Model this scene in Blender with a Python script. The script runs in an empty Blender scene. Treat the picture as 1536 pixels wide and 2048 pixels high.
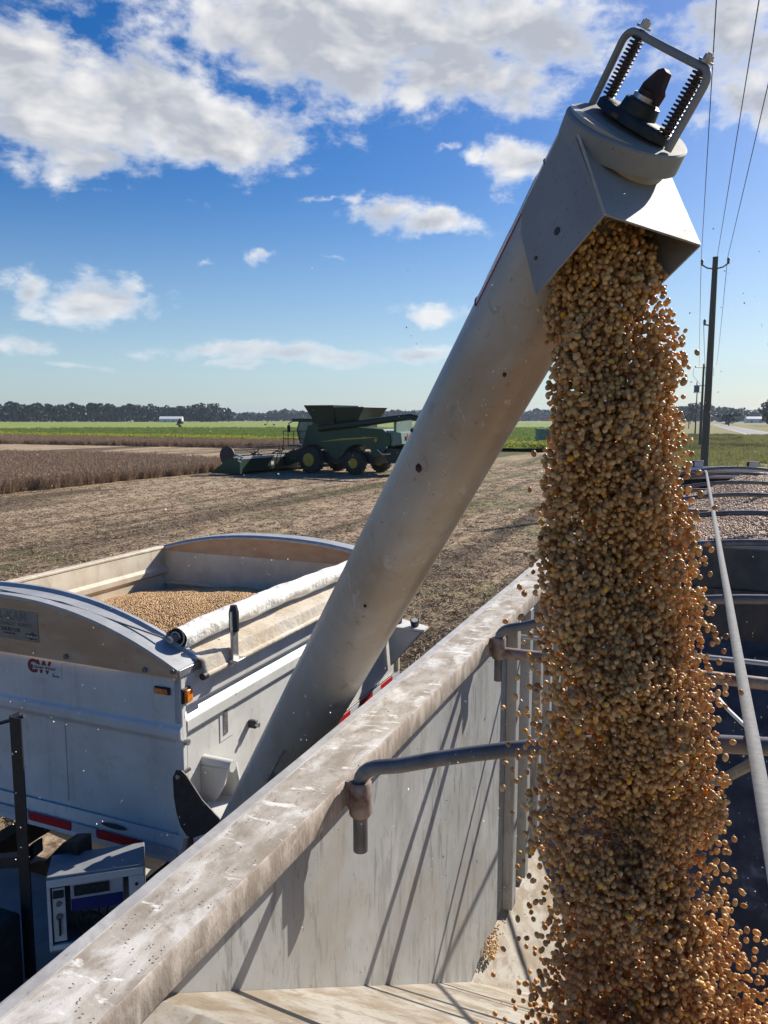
import bpy, bmesh, math, random
import numpy as np
from mathutils import Vector, Matrix, Euler

random.seed(7)
rng = np.random.default_rng(7)
C = bpy.context.scene.collection
SC = bpy.context.scene
R = math.radians

# ------------------------------------------------------------------ camera, sky, sun, exposure
H = 3.8
cam = bpy.data.objects.new('camera', bpy.data.cameras.new('camera'))
C.objects.link(cam)
cam.location = (0, 0, H)
cam.rotation_euler = (R(90) - math.atan(186 / 1540.0), 0, 0)
cam.data.sensor_fit = 'VERTICAL'
cam.data.sensor_height = 24.0
cam.data.lens = 24.0 * 1540.0 / 2048.0
cam.data.clip_start = 0.05
cam.data.clip_end = 9000
SC.camera = cam

AZ = R(22.8)                       # heading of the trailer and the weigh wagon
AX = Vector((math.sin(AZ), math.cos(AZ), 0))
RX = Vector((math.cos(AZ), -math.sin(AZ), 0))
SUN = (AX * 1.0 + RX * 0.50 + Vector((0, 0, 0.80))).normalized()   # towards the sun
SUN_EL = math.asin(SUN.z)
SUN_AZ = math.atan2(SUN.x, SUN.y)
SKY_STRENGTH = 0.078
EXPOSURE = 0.60
SC.view_settings.view_transform = 'Standard'
SC.view_settings.look = 'None'
SC.view_settings.gamma = 1.0
SC.view_settings.use_curve_mapping = False
SC.view_settings.exposure = EXPOSURE

sl = bpy.data.lights.new('sun', 'SUN')
sl.energy = 5.0
sl.angle = R(0.53)
sl.color = (1.0, 0.93, 0.82)
so = bpy.data.objects.new('sun', sl)
C.objects.link(so)
so.rotation_euler = SUN.to_track_quat('Z', 'Y').to_euler()


class NT:
    """thin helper round a node tree"""
    def __init__(s, nt):
        s.t = nt
        s.t.nodes.clear()

    def n(s, typ, **kw):
        nd = s.t.nodes.new(typ)
        for k, v in kw.items():
            setattr(nd, k, v)
        return nd

    def set(s, sock, v):
        if v is None:
            return
        if isinstance(v, bpy.types.NodeSocket):
            s.t.links.new(v, sock)
        else:
            sock.default_value = v

    def m(s, op, a, b=None, c=None, clamp=False):
        nd = s.n('ShaderNodeMath', operation=op, use_clamp=clamp)
        s.set(nd.inputs[0], a); s.set(nd.inputs[1], b); s.set(nd.inputs[2], c)
        return nd.outputs[0]

    def v(s, op, a, b=None, c=None):
        nd = s.n('ShaderNodeVectorMath', operation=op)
        s.set(nd.inputs[0], a); s.set(nd.inputs[1], b); s.set(nd.inputs[2], c)
        return nd.outputs['Value'] if op in ('LENGTH', 'DOT_PRODUCT', 'DISTANCE') else nd.outputs[0]

    def noise(s, vec, scale, detail=4, rough=0.55, dist=0.0, color=False):
        nd = s.n('ShaderNodeTexNoise')
        s.set(nd.inputs['Vector'], vec); s.set(nd.inputs['Scale'], scale)
        s.set(nd.inputs['Detail'], detail); s.set(nd.inputs['Roughness'], rough)
        s.set(nd.inputs['Distortion'], dist)
        return nd.outputs['Color'] if color else nd.outputs[0]

    def ramp(s, fac, lo, hi):
        nd = s.n('ShaderNodeMapRange', interpolation_type='SMOOTHSTEP')
        s.set(nd.inputs['Value'], fac); s.set(nd.inputs['From Min'], lo); s.set(nd.inputs['From Max'], hi)
        return nd.outputs[0]

    def mix(s, fac, a, b):
        nd = s.n('ShaderNodeMix', data_type='RGBA')
        s.set(nd.inputs[0], fac)
        for i, x in ((6, a), (7, b)):
            s.set(nd.inputs[i], tuple(x) + (1,) if isinstance(x, (tuple, list)) and len(x) == 3 else x)
        return nd.outputs[2]


# cloud banks: (px, py, half width, half height, weight); turned into azimuth and elevation below
BANKS = [
 (30,150,175,130,1.25),(230,215,240,120,1.3),(430,285,185,85,1.25),(180,325,150,55,1.0),(90,90,120,70,1.0),
 (560,130,190,110,1.3),(800,80,270,100,1.35),(950,165,170,80,1.2),(1090,60,150,95,1.2),(740,20,330,80,1.3),
 (520,40,110,70,1.1),(900,205,110,50,.9),(690,150,150,80,1.1),
 (1345,75,95,65,1.1),(1450,90,120,120,1.25),(1490,250,90,60,1.1),(1385,265,50,34,.8),
 (1042,335,62,50,1.0),(948,318,34,22,.75),(875,300,24,12,.6),
 (690,412,50,24,.85),(740,440,90,30,.85),(870,458,70,22,.95),(640,402,34,14,.7),
 (50,575,56,44,1.05),(215,592,115,40,1.15),(62,622,50,14,.8),
 (412,520,40,12,.8),(515,535,30,17,.8),(650,525,40,8,.6),(880,618,66,20,1.0),(975,615,50,14,.7),
 (50,688,95,20,1.0),(140,725,90,10,.8),(400,696,130,17,1.0),(470,727,90,10,.8),(575,708,90,17,1.0),(690,716,80,18,1.0),(705,735,46,12,.8),
 (840,704,60,16,.9),(1420,735,60,12,.7),(1510,726,46,9,.7),(190,775,60,8,.45),(60,752,100,7,.4),
]


def build_world():
    w = bpy.data.worlds.new('World'); SC.world = w; w.use_nodes = True
    t = NT(w.node_tree)
    co = t.n('ShaderNodeTexCoord').outputs['Generated']
    nrm = t.v('NORMALIZE', co)
    sep = t.n('ShaderNodeSeparateXYZ'); t.set(sep.inputs[0], nrm)
    x, y, z = sep.outputs
    az = t.m('ARCTAN2', x, y)
    el = t.m('ARCSINE', z)
    sky = t.n('ShaderNodeTexSky', sky_type='NISHITA')
    sky.sun_disc = False
    sky.sun_elevation = SUN_EL
    sky.sun_rotation = SUN_AZ
    sky.air_density = 1.0; sky.dust_density = 0.6; sky.ozone_density = 2.2
    # warped coordinates so the banks lose their ellipse outline
    warp = t.noise(nrm, 5.0, 3, 0.6, color=True)
    warp2 = t.noise(nrm, 17.0, 4, 0.62, color=True)
    cmb = t.n('ShaderNodeCombineXYZ'); t.set(cmb.inputs[0], az); t.set(cmb.inputs[1], el)
    p = cmb.outputs[0]
    lowf = t.ramp(el, 0.02, 0.35)
    k1 = t.m('MULTIPLY_ADD', lowf, 0.13, 0.045)
    k2 = t.m('MULTIPLY_ADD', lowf, 0.055, 0.03)
    def wv(col, k):
        d = t.v('SUBTRACT', col, (0.5, 0.5, 0.5))
        sc = t.n('ShaderNodeVectorMath', operation='SCALE')
        t.set(sc.inputs[0], d); t.set(sc.inputs['Scale'], k)
        return t.v('MULTIPLY', sc.outputs[0], (1, 0.7, 0))
    pw = t.v('ADD', t.v('ADD', p, wv(warp, k1)), wv(warp2, k2))
    f = 1540.0; th = math.atan(186 / f)
    def ae(px, py):
        u = (px - 768) / f; vv = (1024 - py) / f
        d = Vector((u, math.cos(th) + vv * math.sin(th), -math.sin(th) + vv * math.cos(th))).normalized()
        return math.atan2(d.x, d.y), math.asin(d.z)
    def field(pos):
        cur = None
        for px, py, hw, hh, wt in BANKS:
            a, e = ae(px, py)
            a2, _ = ae(px + hw, py); _, e2 = ae(px, py - hh)
            sx, sy = 1 / (a2 - a), 1 / (e2 - e)
            q = t.v('MULTIPLY_ADD', pos, (sx, sy, 0), (-a * sx, -e * sy, 0))
            l = t.v('LENGTH', q)
            g = t.m('MULTIPLY_ADD', l, -0.5 * wt, wt)
            cur = g if cur is None else t.m('MAXIMUM', cur, g)
        return cur
    fld = field(pw)
    # cloud outside the frame, thinned so the unseen sky fills the shade less
    pl = t.v('DIVIDE', nrm, t.n('ShaderNodeCombineXYZ').outputs[0])
    zz = t.m('ADD', t.m('ABSOLUTE', z), 0.12)
    c2 = t.n('ShaderNodeCombineXYZ'); t.set(c2.inputs[0], t.m('DIVIDE', x, zz)); t.set(c2.inputs[1], t.m('DIVIDE', y, zz))
    far = t.noise(c2.outputs[0], 0.75, 3, 0.5)
    gen = t.m('MULTIPLY_ADD', t.ramp(far, 0.52, 0.74), 1.0, -0.35)
    gen = t.m('MULTIPLY_ADD', gen, 0.8, -0.25)
    outm = t.m('MAXIMUM', t.ramp(t.m('ABSOLUTE', az), 0.50, 0.62), t.ramp(el, 0.50, 0.62))
    fld = t.m('MAXIMUM', fld, t.m('MULTIPLY', gen, outm))
    # billows, flattened sideways
    nz = t.v('MULTIPLY', nrm, (1.0, 1.0, 1.9))
    n1 = t.noise(nz, 9.0, 8, 0.60, 0.25)
    n3 = t.noise(nz, 34.0, 6, 0.62, 0.15)
    off = t.v('ADD', nz, (SUN.x * 0.022, SUN.y * 0.022, SUN.z * 0.034))
    n1b = t.noise(off, 9.0, 4, 0.50, 0.25)
    n1s = t.noise(nz, 9.0, 4, 0.50, 0.25)
    d = t.m('ADD', fld, t.m('MULTIPLY_ADD', n1, 2.1, -1.05))
    d = t.m('ADD', d, t.m('MULTIPLY_ADD', n3, 0.65, -0.325))
    cov = t.ramp(d, 0.36, 0.98)
    soft = t.noise(nz, 6.5, 4, 0.5, 0.2)
    thick = t.ramp(t.m('ADD', fld, t.m('MULTIPLY_ADD', soft, 1.7, -0.85)), 0.20, 0.95)
    thick = t.m('MULTIPLY', thick, t.ramp(d, 0.45, 1.0))
    lit = t.m('MULTIPLY_ADD', t.m('SUBTRACT', n1s, n1b), 5.0, 0.22, clamp=True)
    base = t.mix(thick, (0.92, 0.94, 0.97), (0.49, 0.52, 0.585))
    col = t.mix(t.m('MULTIPLY', lit, 0.75), base, (1.05, 1.03, 1.0))
    low = t.ramp(el, 0.0, 0.22)
    col = t.mix(low, t.mix(0.55, col, (0.72, 0.79, 0.87)), col)
    sc = t.n('ShaderNodeVectorMath', operation='SCALE')
    t.set(sc.inputs[0], col); sc.inputs['Scale'].default_value = 1.0 / SKY_STRENGTH / 2 ** EXPOSURE
    covl = t.m('MULTIPLY', cov, t.m('MULTIPLY_ADD', low, 0.15, 0.83))
    skyc = sky.outputs[0]
    # moisture near the horizon pales the blue
    hz = t.m('SUBTRACT', 1.0, t.ramp(el, 0.0, 0.30))
    toward = t.m('ADD', t.m('MULTIPLY', x, SUN.x), t.m('MULTIPLY', y, SUN.y))
    hz = t.m('MULTIPLY', hz, t.m('MULTIPLY_ADD', toward, 0.40, 0.70, clamp=True))
    s2 = 1 / SKY_STRENGTH / 2 ** EXPOSURE
    hsv = t.n('ShaderNodeHueSaturation'); hsv.inputs['Saturation'].default_value = 1.5; hsv.inputs['Hue'].default_value = 0.512; hsv.inputs['Value'].default_value = 0.92
    t.set(hsv.inputs['Color'], skyc)
    skyc = t.mix(t.m('MULTIPLY', hz, 0.60), hsv.outputs[0], (0.45 * s2, 0.63 * s2, 0.84 * s2))
    upper = t.m('GREATER_THAN', z, 0.0)
    fin = t.mix(t.m('MULTIPLY', covl, upper), skyc, sc.outputs[0])
    bg = t.n('ShaderNodeBackground'); t.set(bg.inputs[0], fin); bg.inputs[1].default_value = SKY_STRENGTH
    out = t.n('ShaderNodeOutputWorld'); t.set(out.inputs[0], bg.outputs[0])


build_world()

# ------------------------------------------------------------------ materials
MATS = {}


def mat(name, c1, c2=None, scale=6.0, lo=0.35, hi=0.65, stretch=(1, 1, 1), rough=0.55, metal=0.0, bump=0.0, bscale=40.0,
        layers=(), spec=0.5, coat=0.0, bdist=0.01, detail=5, transl=0.0):
    """base colour c1 broken up with c2 by noise, then dirt layers (colour, scale, lo, hi, amount, stretch)"""
    if name in MATS:
        return MATS[name]
    m = bpy.data.materials.new(name); m.use_nodes = True
    t = NT(m.node_tree)
    co = t.n('ShaderNodeTexCoord').outputs['Object']
    vec = t.v('MULTIPLY', co, stretch)
    col = tuple(c1)
    if c2 is not None:
        col = t.mix(t.ramp(t.noise(vec, scale, detail, 0.6), lo, hi), c1, c2)
    for (lc, ls, l0, l1, amt, st) in layers:
        f_ = t.m('MULTIPLY', t.ramp(t.noise(t.v('MULTIPLY', co, st), ls, 6, 0.65, 0.4), l0, l1), amt)
        col = t.mix(f_, col, lc)
    b = t.n('ShaderNodeBsdfPrincipled')
    t.set(b.inputs['Base Color'], tuple(col) + (1,) if isinstance(col, tuple) else col)
    rn = t.noise(vec, scale * 2.3, 4)
    t.set(b.inputs['Roughness'], t.m('MULTIPLY_ADD', rn, 0.3, rough - 0.15, clamp=True))
    b.inputs['Metallic'].default_value = metal
    b.inputs['Specular IOR Level'].default_value = spec
    b.inputs['Coat Weight'].default_value = coat
    if bump:
        bp = t.n('ShaderNodeBump'); bp.inputs['Strength'].default_value = bump; bp.inputs['Distance'].default_value = bdist
        t.set(bp.inputs['Height'], t.noise(vec, bscale, 6, 0.6))
        t.set(b.inputs['Normal'], bp.outputs[0])
    o = t.n('ShaderNodeOutputMaterial')
    if transl:
        tr = t.n('ShaderNodeBsdfTranslucent'); t.set(tr.inputs[0], tuple(col) + (1,) if isinstance(col, tuple) else col)
        mx = t.n('ShaderNodeMixShader'); mx.inputs[0].default_value = transl
        t.set(mx.inputs[1], b.outputs[0]); t.set(mx.inputs[2], tr.outputs[0]); t.set(o.inputs[0], mx.outputs[0])
    else:
        t.set(o.inputs[0], b.outputs[0])
    MATS[name] = m
    return m


DUST = (0.30, 0.235, 0.165)
M = dict(
    wagon=mat('wagon_white_paint', (0.62, 0.62, 0.60), (0.54, 0.54, 0.52), 3, rough=0.4, layers=[
        (DUST, 5, .56, .80, .4, (1, 1, 1)), (DUST, 90, .66, .72, .6, (1, 1, 1)), ((.36, .33, .29), 11, .54, .68, .22, (1, 1, .10)), ((.30, .26, .2), 34, .60, .68, .35, (1, 1, .5)), ((.33, .27, .19), 1.6, .50, .72, .25, (1, 1, 2.5))], bump=.05, bscale=15),
    wagon_in=mat('wagon_inside_paint', (0.66, 0.60, 0.48), (0.56, 0.49, 0.37), 4, rough=0.6, layers=[
        (DUST, 8, .5, .8, .6, (1, 1, .4))], bump=.08, bscale=30),
    tan=mat('dusty_end_board', (0.50, 0.30, 0.165), (0.58, 0.38, 0.23), 4, stretch=(1, 1, 2.5), rough=0.8, layers=[
        ((.16, .11, .075), 14, .58, .8, .55, (1, 1, 1)), ((.12, .08, .06), 70, .68, .73, .8, (1, 1, 1))], bump=.1, bscale=60),
    alu=mat('dull_aluminium', (0.50, 0.51, 0.52), (0.40, 0.41, 0.42), 12, rough=0.38, metal=.75, layers=[
        (DUST, 20, .55, .8, .4, (1, 1, 1))]),
    alu_cap=mat('polished_cap', (0.40, 0.41, 0.42), (0.33, 0.34, 0.35), 8, rough=0.5, metal=.25, layers=[(DUST, 9, .5, .9, .25, (1, 1, 1))]),
    rail=mat('dirty_rail_top', (0.28, 0.24, 0.195), (0.42, 0.38, 0.33), 9, .35, .62, (1.6, 1, 1), rough=0.85, spec=.25, layers=[
        ((.60, .58, .54), 4.5, .47, .62, .85, (2.0, 1.0, 1)), ((.80, .78, .74), 13, .57, .66, .8, (.9, 2.6, 1)), ((.24, .19, .15), 9, .55, .66, .55, (1, 1, 1)),
        ((.40, .27, .14), 3.0, .60, .8, .35, (2, 1, 1)), ((.15, .12, .10), 60, .66, .72, .75, (1, 1, 1)),
        ((.17, .13, .10), 21, .64, .76, .5, (1, 1, 1))], bump=.25, bscale=70, bdist=.004),
    rail_side=mat('dirty_rail_face', (0.27, 0.225, 0.185), (0.46, 0.40, 0.345), 22, .38, .66, (1, 1, .45), rough=0.8, layers=[
        ((.60, .56, .5), 9, .60, .75, .6, (1, 1, 2)), ((.11, .085, .07), 40, .58, .75, .55, (1, 1, .5))], bump=.4, bscale=90, bdist=.005),
    rail_strip=mat('grey_edge_strip', (0.44, 0.43, 0.415), (0.35, 0.335, 0.32), 14, rough=0.55, metal=.2, layers=[
        ((.18, .15, .12), 45, .62, .72, .7, (1, 1, 1)), ((.62, .60, .56), 6, .5, .7, .6, (1, 1, 1))], bump=.2, bscale=80, bdist=.003),
    wall=mat('trailer_inner_wall', (0.36, 0.37, 0.37), (0.30, 0.305, 0.30), 3, rough=0.5, metal=.12, layers=[
        ((.17, .168, .16), 26, .55, .62, .6, (1, 1, .16)), ((.45, .455, .455), 2.0, .5, .75, .7, (1, 1, .6)),
        ((.12, .115, .105), 75, .60, .68, .6, (1, 1, .25)), ((.30, .255, .20), 3.1, .50, .7, .5, (1, 1, 1)), ((.22, .215, .205), 9, .54, .64, .5, (1, 1, .35))], bump=.1, bscale=45, bdist=.004),
    slope=mat('trailer_slope_sheet', (0.36, 0.33, 0.28), (0.42, 0.40, 0.36), 4, .3, .7, rough=0.5, metal=.15, layers=[
        ((.24, .185, .125), 5, .42, .62, .8, (1, 1, 1)), ((.14, .11, .08), 50, .58, .66, .6, (1, 1, 1)), ((.20, .15, .10), 14, .52, .62, .6, (1, .35, 1)), ((.10, .08, .06), 110, .62, .66, .7, (1, 1, 1))], bump=.12, bscale=50, bdist=.004),
    sheet_dark=mat('weathered_divider', (0.06, 0.06, 0.063), (0.10, 0.098, 0.095), 5, rough=0.55, metal=.2, layers=[
        ((.16, .105, .07), 4, .5, .75, .6, (1, 1, 1)), ((.05, .05, .055), 14, .55, .7, .6, (1, 1, .3))]),
    front_sheet=mat('shaded_front_sheet', (0.13, 0.13, 0.135), (0.07, 0.07, 0.073), 4, rough=0.7, spec=.3, layers=[
        ((.05, .05, .05), 30, .60, .70, .8, (1, 1, .4)), ((.33, .34, .36), 7, .55, .72, .6, (1, 1, 1))]),  # darker copy of the slope sheet, its shade put into the colour
    bow=mat('grey_bow_tube', (0.09, 0.092, 0.10), (0.14, 0.14, 0.15), 14, rough=0.5, metal=.2, layers=[
        ((.30, .27, .23), 34, .62, .74, .6, (1, 1, 1))]),
    rusty=mat('rusty_steel', (0.20, 0.145, 0.115), (0.30, 0.25, 0.215), 25, rough=0.65, metal=.35, layers=[
        ((.17, .045, .02), 18, .52, .66, .85, (1, 1, 1)), ((.06, .045, .04), 40, .6, .7, .7, (1, 1, 1))], bump=.3, bscale=120, bdist=.002),
    strap=mat('grey_webbing', (0.21, 0.21, 0.205), (0.17, 0.17, 0.17), 60, rough=0.9),
    pipe=mat('auger_paint', (0.45, 0.415, 0.36), (0.38, 0.335, 0.275), 2.6, rough=0.36, layers=[((.24, .19, .14), 30, .60, .68, .5, (1, 1, .5)), 
        ((.33, .26, .185), 3.2, .42, .70, .75, (1, 1, 1)), ((.50, .48, .45), 11, .56, .72, .35, (1, 1, 1)),
        ((.16, .13, .10), 70, .65, .69, .8, (1, 1, 1)), ((.56, .54, .50), 24, .62, .68, .5, (1, 1, .3))], bump=.06, bscale=10),
    spout=mat('spout_paint', (0.28, 0.275, 0.26), (0.24, 0.23, 0.215), 6, rough=0.6, layers=[
        (DUST, 10, .56, .82, .3, (1, 1, 1)), ((.12, .10, .09), 150, .62, .66, .9, (1, 1, 1)), ((.22, .18, .14), 45, .60, .68, .6, (1, 1, 1))], bump=.08, bscale=30),
    spout_in=mat('spout_inside', (0.24, 0.19, 0.145), (0.32, 0.26, 0.2), 12, rough=0.6),
    weld=mat('dusty_weld', (0.44, 0.355, 0.27), (0.52, 0.45, 0.37), 40, rough=0.7, bump=.4, bscale=150, bdist=.003),
    spring=mat('spring_steel', (0.05, 0.04, 0.035), (0.10, 0.065, 0.05), 50, rough=0.5, metal=.6),
    bearing=mat('cast_bearing', (0.018, 0.022, 0.022), (0.035, 0.036, 0.033), 40, rough=0.6, metal=.3, bump=.3, bscale=160, bdist=.002),
    shaft=mat('rusty_shaft', (0.035, 0.020, 0.018), (0.075, 0.032, 0.025), 45, rough=0.7, metal=.3, bump=.4, bscale=150, bdist=.002),
    zinc=mat('zinc_bolt', (0.50, 0.50, 0.49), (0.35, 0.34, 0.33), 60, rough=0.4, metal=.8),
    black=mat('black_steel', (0.014, 0.014, 0.016), (0.024, 0.024, 0.026), 20, rough=0.55),
    rubber=mat('black_rubber', (0.016, 0.016, 0.017), (0.028, 0.027, 0.026), 15, rough=0.8),
    tyre=mat('dusty_tyre', (0.028, 0.027, 0.025), (0.06, 0.052, 0.043), 6, rough=0.9, bump=.4, bscale=30),
    tarp=mat('dusty_tarp', (0.50, 0.43, 0.33), (0.60, 0.54, 0.45), 3, rough=0.7, layers=[
        ((.47, .37, .25), 5, .48, .75, .7, (1, 1, 1)), ((.33, .27, .2), 28, .62, .75, .45, (1, 1, 1))], bump=.5, bscale=16, bdist=.02),
    tarp_roll=mat('white_rolled_tarp', (0.78, 0.755, 0.70), (0.70, 0.655, 0.58), 4, rough=0.62, layers=[
        ((.50, .41, .30), 7, .58, .78, .55, (1, 1, 1))], bump=.8, bscale=14, bdist=.03),
    rope=mat('braided_rope', (0.34, 0.32, 0.29), (0.18, 0.17, 0.15), 200, rough=0.8),
    amber=mat('amber_lens', (0.85, 0.24, 0.015), (0.6, 0.15, 0.01), 60, rough=0.25, spec=.7, coat=.5),
    red=mat('red_reflective', (0.50, 0.012, 0.014), (0.40, 0.01, 0.012), 50, rough=0.35),
    silver=mat('silver_reflective', (0.42, 0.44, 0.46), (0.5, 0.52, 0.54), 50, rough=0.35),
    decal=mat('pale_decal', (0.62, 0.61, 0.58), (0.56, 0.55, 0.52), 20, rough=0.6),
    decal_dust=mat('dusty_decal', (0.30, 0.245, 0.185), (0.25, 0.20, 0.15), 12, rough=0.7),
    ink=mat('dark_ink', (0.035, 0.035, 0.04), (0.05, 0.05, 0.05), 50, rough=0.6),
    ink_grey=mat('grey_ink', (0.14, 0.13, 0.125), (0.17, 0.16, 0.15), 50, rough=0.6),
    ink_red=mat('dark_red_ink', (0.22, 0.015, 0.02), (0.17, 0.012, 0.018), 50, rough=0.6),
    magenta=mat('faded_red_ink', (0.36, 0.02, 0.07), (0.30, 0.02, 0.06), 50, rough=0.6),
    blue=mat('indicator_blue', (0.015, 0.025, 0.16), (0.012, 0.02, 0.12), 30, rough=0.4),
    screen=mat('indicator_screen', (0.03, 0.035, 0.035), (0.04, 0.045, 0.045), 30, rough=0.25),
    cab_grey=mat('cabinet_grey', (0.24, 0.25, 0.265), (0.19, 0.20, 0.215), 8, rough=0.5),  # grey darkened in place of the shade over the cabinet
    green=mat('harvester_green', (0.010, 0.060, 0.025), (0.014, 0.054, 0.025), 3, rough=0.5, layers=[((.11, .10, .07), 1.6, .5, .85, .35, (1, 1, 1))]),
    dgreen=mat('dark_green_metal', (0.008, 0.030, 0.015), (0.012, 0.028, 0.016), 4, rough=0.55),
    yellow=mat('harvester_yellow', (0.50, 0.34, 0.02), (0.40, 0.27, 0.02), 6, rough=0.5),
    cglass=mat('cab_glass', (0.10, 0.24, 0.21), (0.07, 0.18, 0.165), 2, rough=0.12, spec=.8),
    white=mat('plain_white', (0.72, 0.72, 0.70), (0.64, 0.64, 0.62), 5, rough=0.5),
    wood=mat('pole_wood', (0.085, 0.083, 0.07), (0.12, 0.115, 0.095), 3, stretch=(6, 6, .6), rough=0.9, bump=.3, bscale=8),
    wire=mat('wire_dark', (0.03, 0.035, 0.045), None, rough=0.6),
    gunmetal=mat('transformer_grey', (0.16, 0.18, 0.20), (0.12, 0.14, 0.16), 4, rough=0.5),
    shed=mat('shed_sheet', (0.62, 0.64, 0.66), (0.52, 0.54, 0.57), 1, rough=0.6),
    utility=mat('pale_green_box', (0.16, 0.24, 0.20), (0.13, 0.20, 0.17), 3, rough=0.6),
    asphalt=mat('asphalt', (0.17, 0.17, 0.175), (0.13, 0.13, 0.135), .6, rough=0.75, stretch=(1, 1, 1), bump=.2, bscale=20),
    gravel_edge=mat('road_edge_gravel', (0.34, 0.30, 0.23), (0.26, 0.23, 0.17), 1.4, rough=0.9),
    bark=mat('bark', (0.07, 0.06, 0.055), (0.10, 0.085, 0.075), 2, rough=0.9),
    leaf=mat('dark_tree_foliage', (0.022, 0.040, 0.030), (0.034, 0.056, 0.036), .35, rough=0.75),
    leaf2=mat('bluish_tree_foliage', (0.022, 0.038, 0.036), (0.034, 0.055, 0.046), .35, rough=0.75),
    weeds=mat('dark_verge_weeds', (0.07, 0.075, 0.035), (0.13, 0.12, 0.055), .5, rough=.9, transl=.35),
    crop=mat('ripe_soy_stems', (0.27, 0.185, 0.125), (0.39, 0.285, 0.20), .6, rough=0.9, transl=.2),
    crop_green=mat('green_soy_leaves', (0.15, 0.21, 0.05), (0.21, 0.27, 0.075), .25, rough=.7, transl=.45, spec=.2, layers=[
        ((.30, .30, .035), .12, .55, .75, .7, (1, 1, 1))]),
    crop_yellow=mat('yellowing_soy_leaves', (0.36, 0.35, 0.055), (0.27, 0.31, 0.055), .4, rough=.7, transl=.45, spec=.2),
    straw=mat('straw_bits', (0.33, 0.25, 0.16), (0.20, 0.145, 0.09), 2.5, rough=0.85),
)


def instance_mat(name, stops, rough=0.4, noise_scale=0, spec=0.5, transl=0.0):
    """colour picked per object or instance"""
    m = bpy.data.materials.new(name); m.use_nodes = True
    t = NT(m.node_tree)
    rnd = t.n('ShaderNodeObjectInfo').outputs['Random']
    cr = t.n('ShaderNodeValToRGB'); cr.color_ramp.interpolation = 'LINEAR'
    els = cr.color_ramp.elements
    while len(els) < len(stops):
        els.new(0.5)
    for e, (pos, c) in zip(els, stops):
        e.position = pos; e.color = tuple(c) + (1,)
    t.set(cr.inputs[0], rnd)
    b = t.n('ShaderNodeBsdfPrincipled')
    t.set(b.inputs['Base Color'], cr.outputs[0])
    b.inputs['Roughness'].default_value = rough
    b.inputs['Specular IOR Level'].default_value = spec
    out = t.n('ShaderNodeOutputMaterial')
    if transl:
        tr = t.n('ShaderNodeBsdfTranslucent'); t.set(tr.inputs[0], cr.outputs[0])
        mx = t.n('ShaderNodeMixShader'); mx.inputs[0].default_value = transl
        t.set(mx.inputs[1], b.outputs[0]); t.set(mx.inputs[2], tr.outputs[0])
        t.set(out.inputs[0], mx.outputs[0])
    else:
        t.set(out.inputs[0], b.outputs[0])
    MATS[name] = m
    return m


M['bean'] = instance_mat('soybean', [(0.0, (.42, .20, .07)), (.35, (.60, .34, .125)), (.70, (.78, .49, .205)), (.93, (.74, .39, .12)),
                                     (.95, (.10, .05, .03)), (.965, (.50, .38, .12)), (.985, (.80, .43, .06)), (1.0, (.90, .42, .03))],  # rare orange stops put the backlit glow of split beans into the colour
                         rough=.32, transl=.20, spec=.42)
M['bean_heap'] = instance_mat('heaped_soybean', [(0, (.42, .25, .11)), (.5, (.56, .36, .16)), (1, (.68, .46, .23))], rough=.5)
M['bean_pink'] = instance_mat('heaped_soybean_pinkish', [(0, (.38, .24, .14)), (.5, (.50, .33, .20)), (1, (.60, .42, .27))], rough=.5)
M['chaff'] = instance_mat('pale_chaff', [(0, (.75, .70, .55)), (.6, (.85, .82, .70)), (1, (.60, .50, .30))], rough=.6)
M['bean_bed'] = mat('soybean_bed', (0.42, 0.28, 0.14), (0.52, 0.37, 0.2), 60, rough=.6, bump=1.0, bscale=110, bdist=.01)
M['bean_bed2'] = mat('soybean_bed_pinkish', (0.40, 0.27, 0.18), (0.50, 0.36, 0.26), 45, rough=.6, bump=1.0, bscale=80, bdist=.015)


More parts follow.
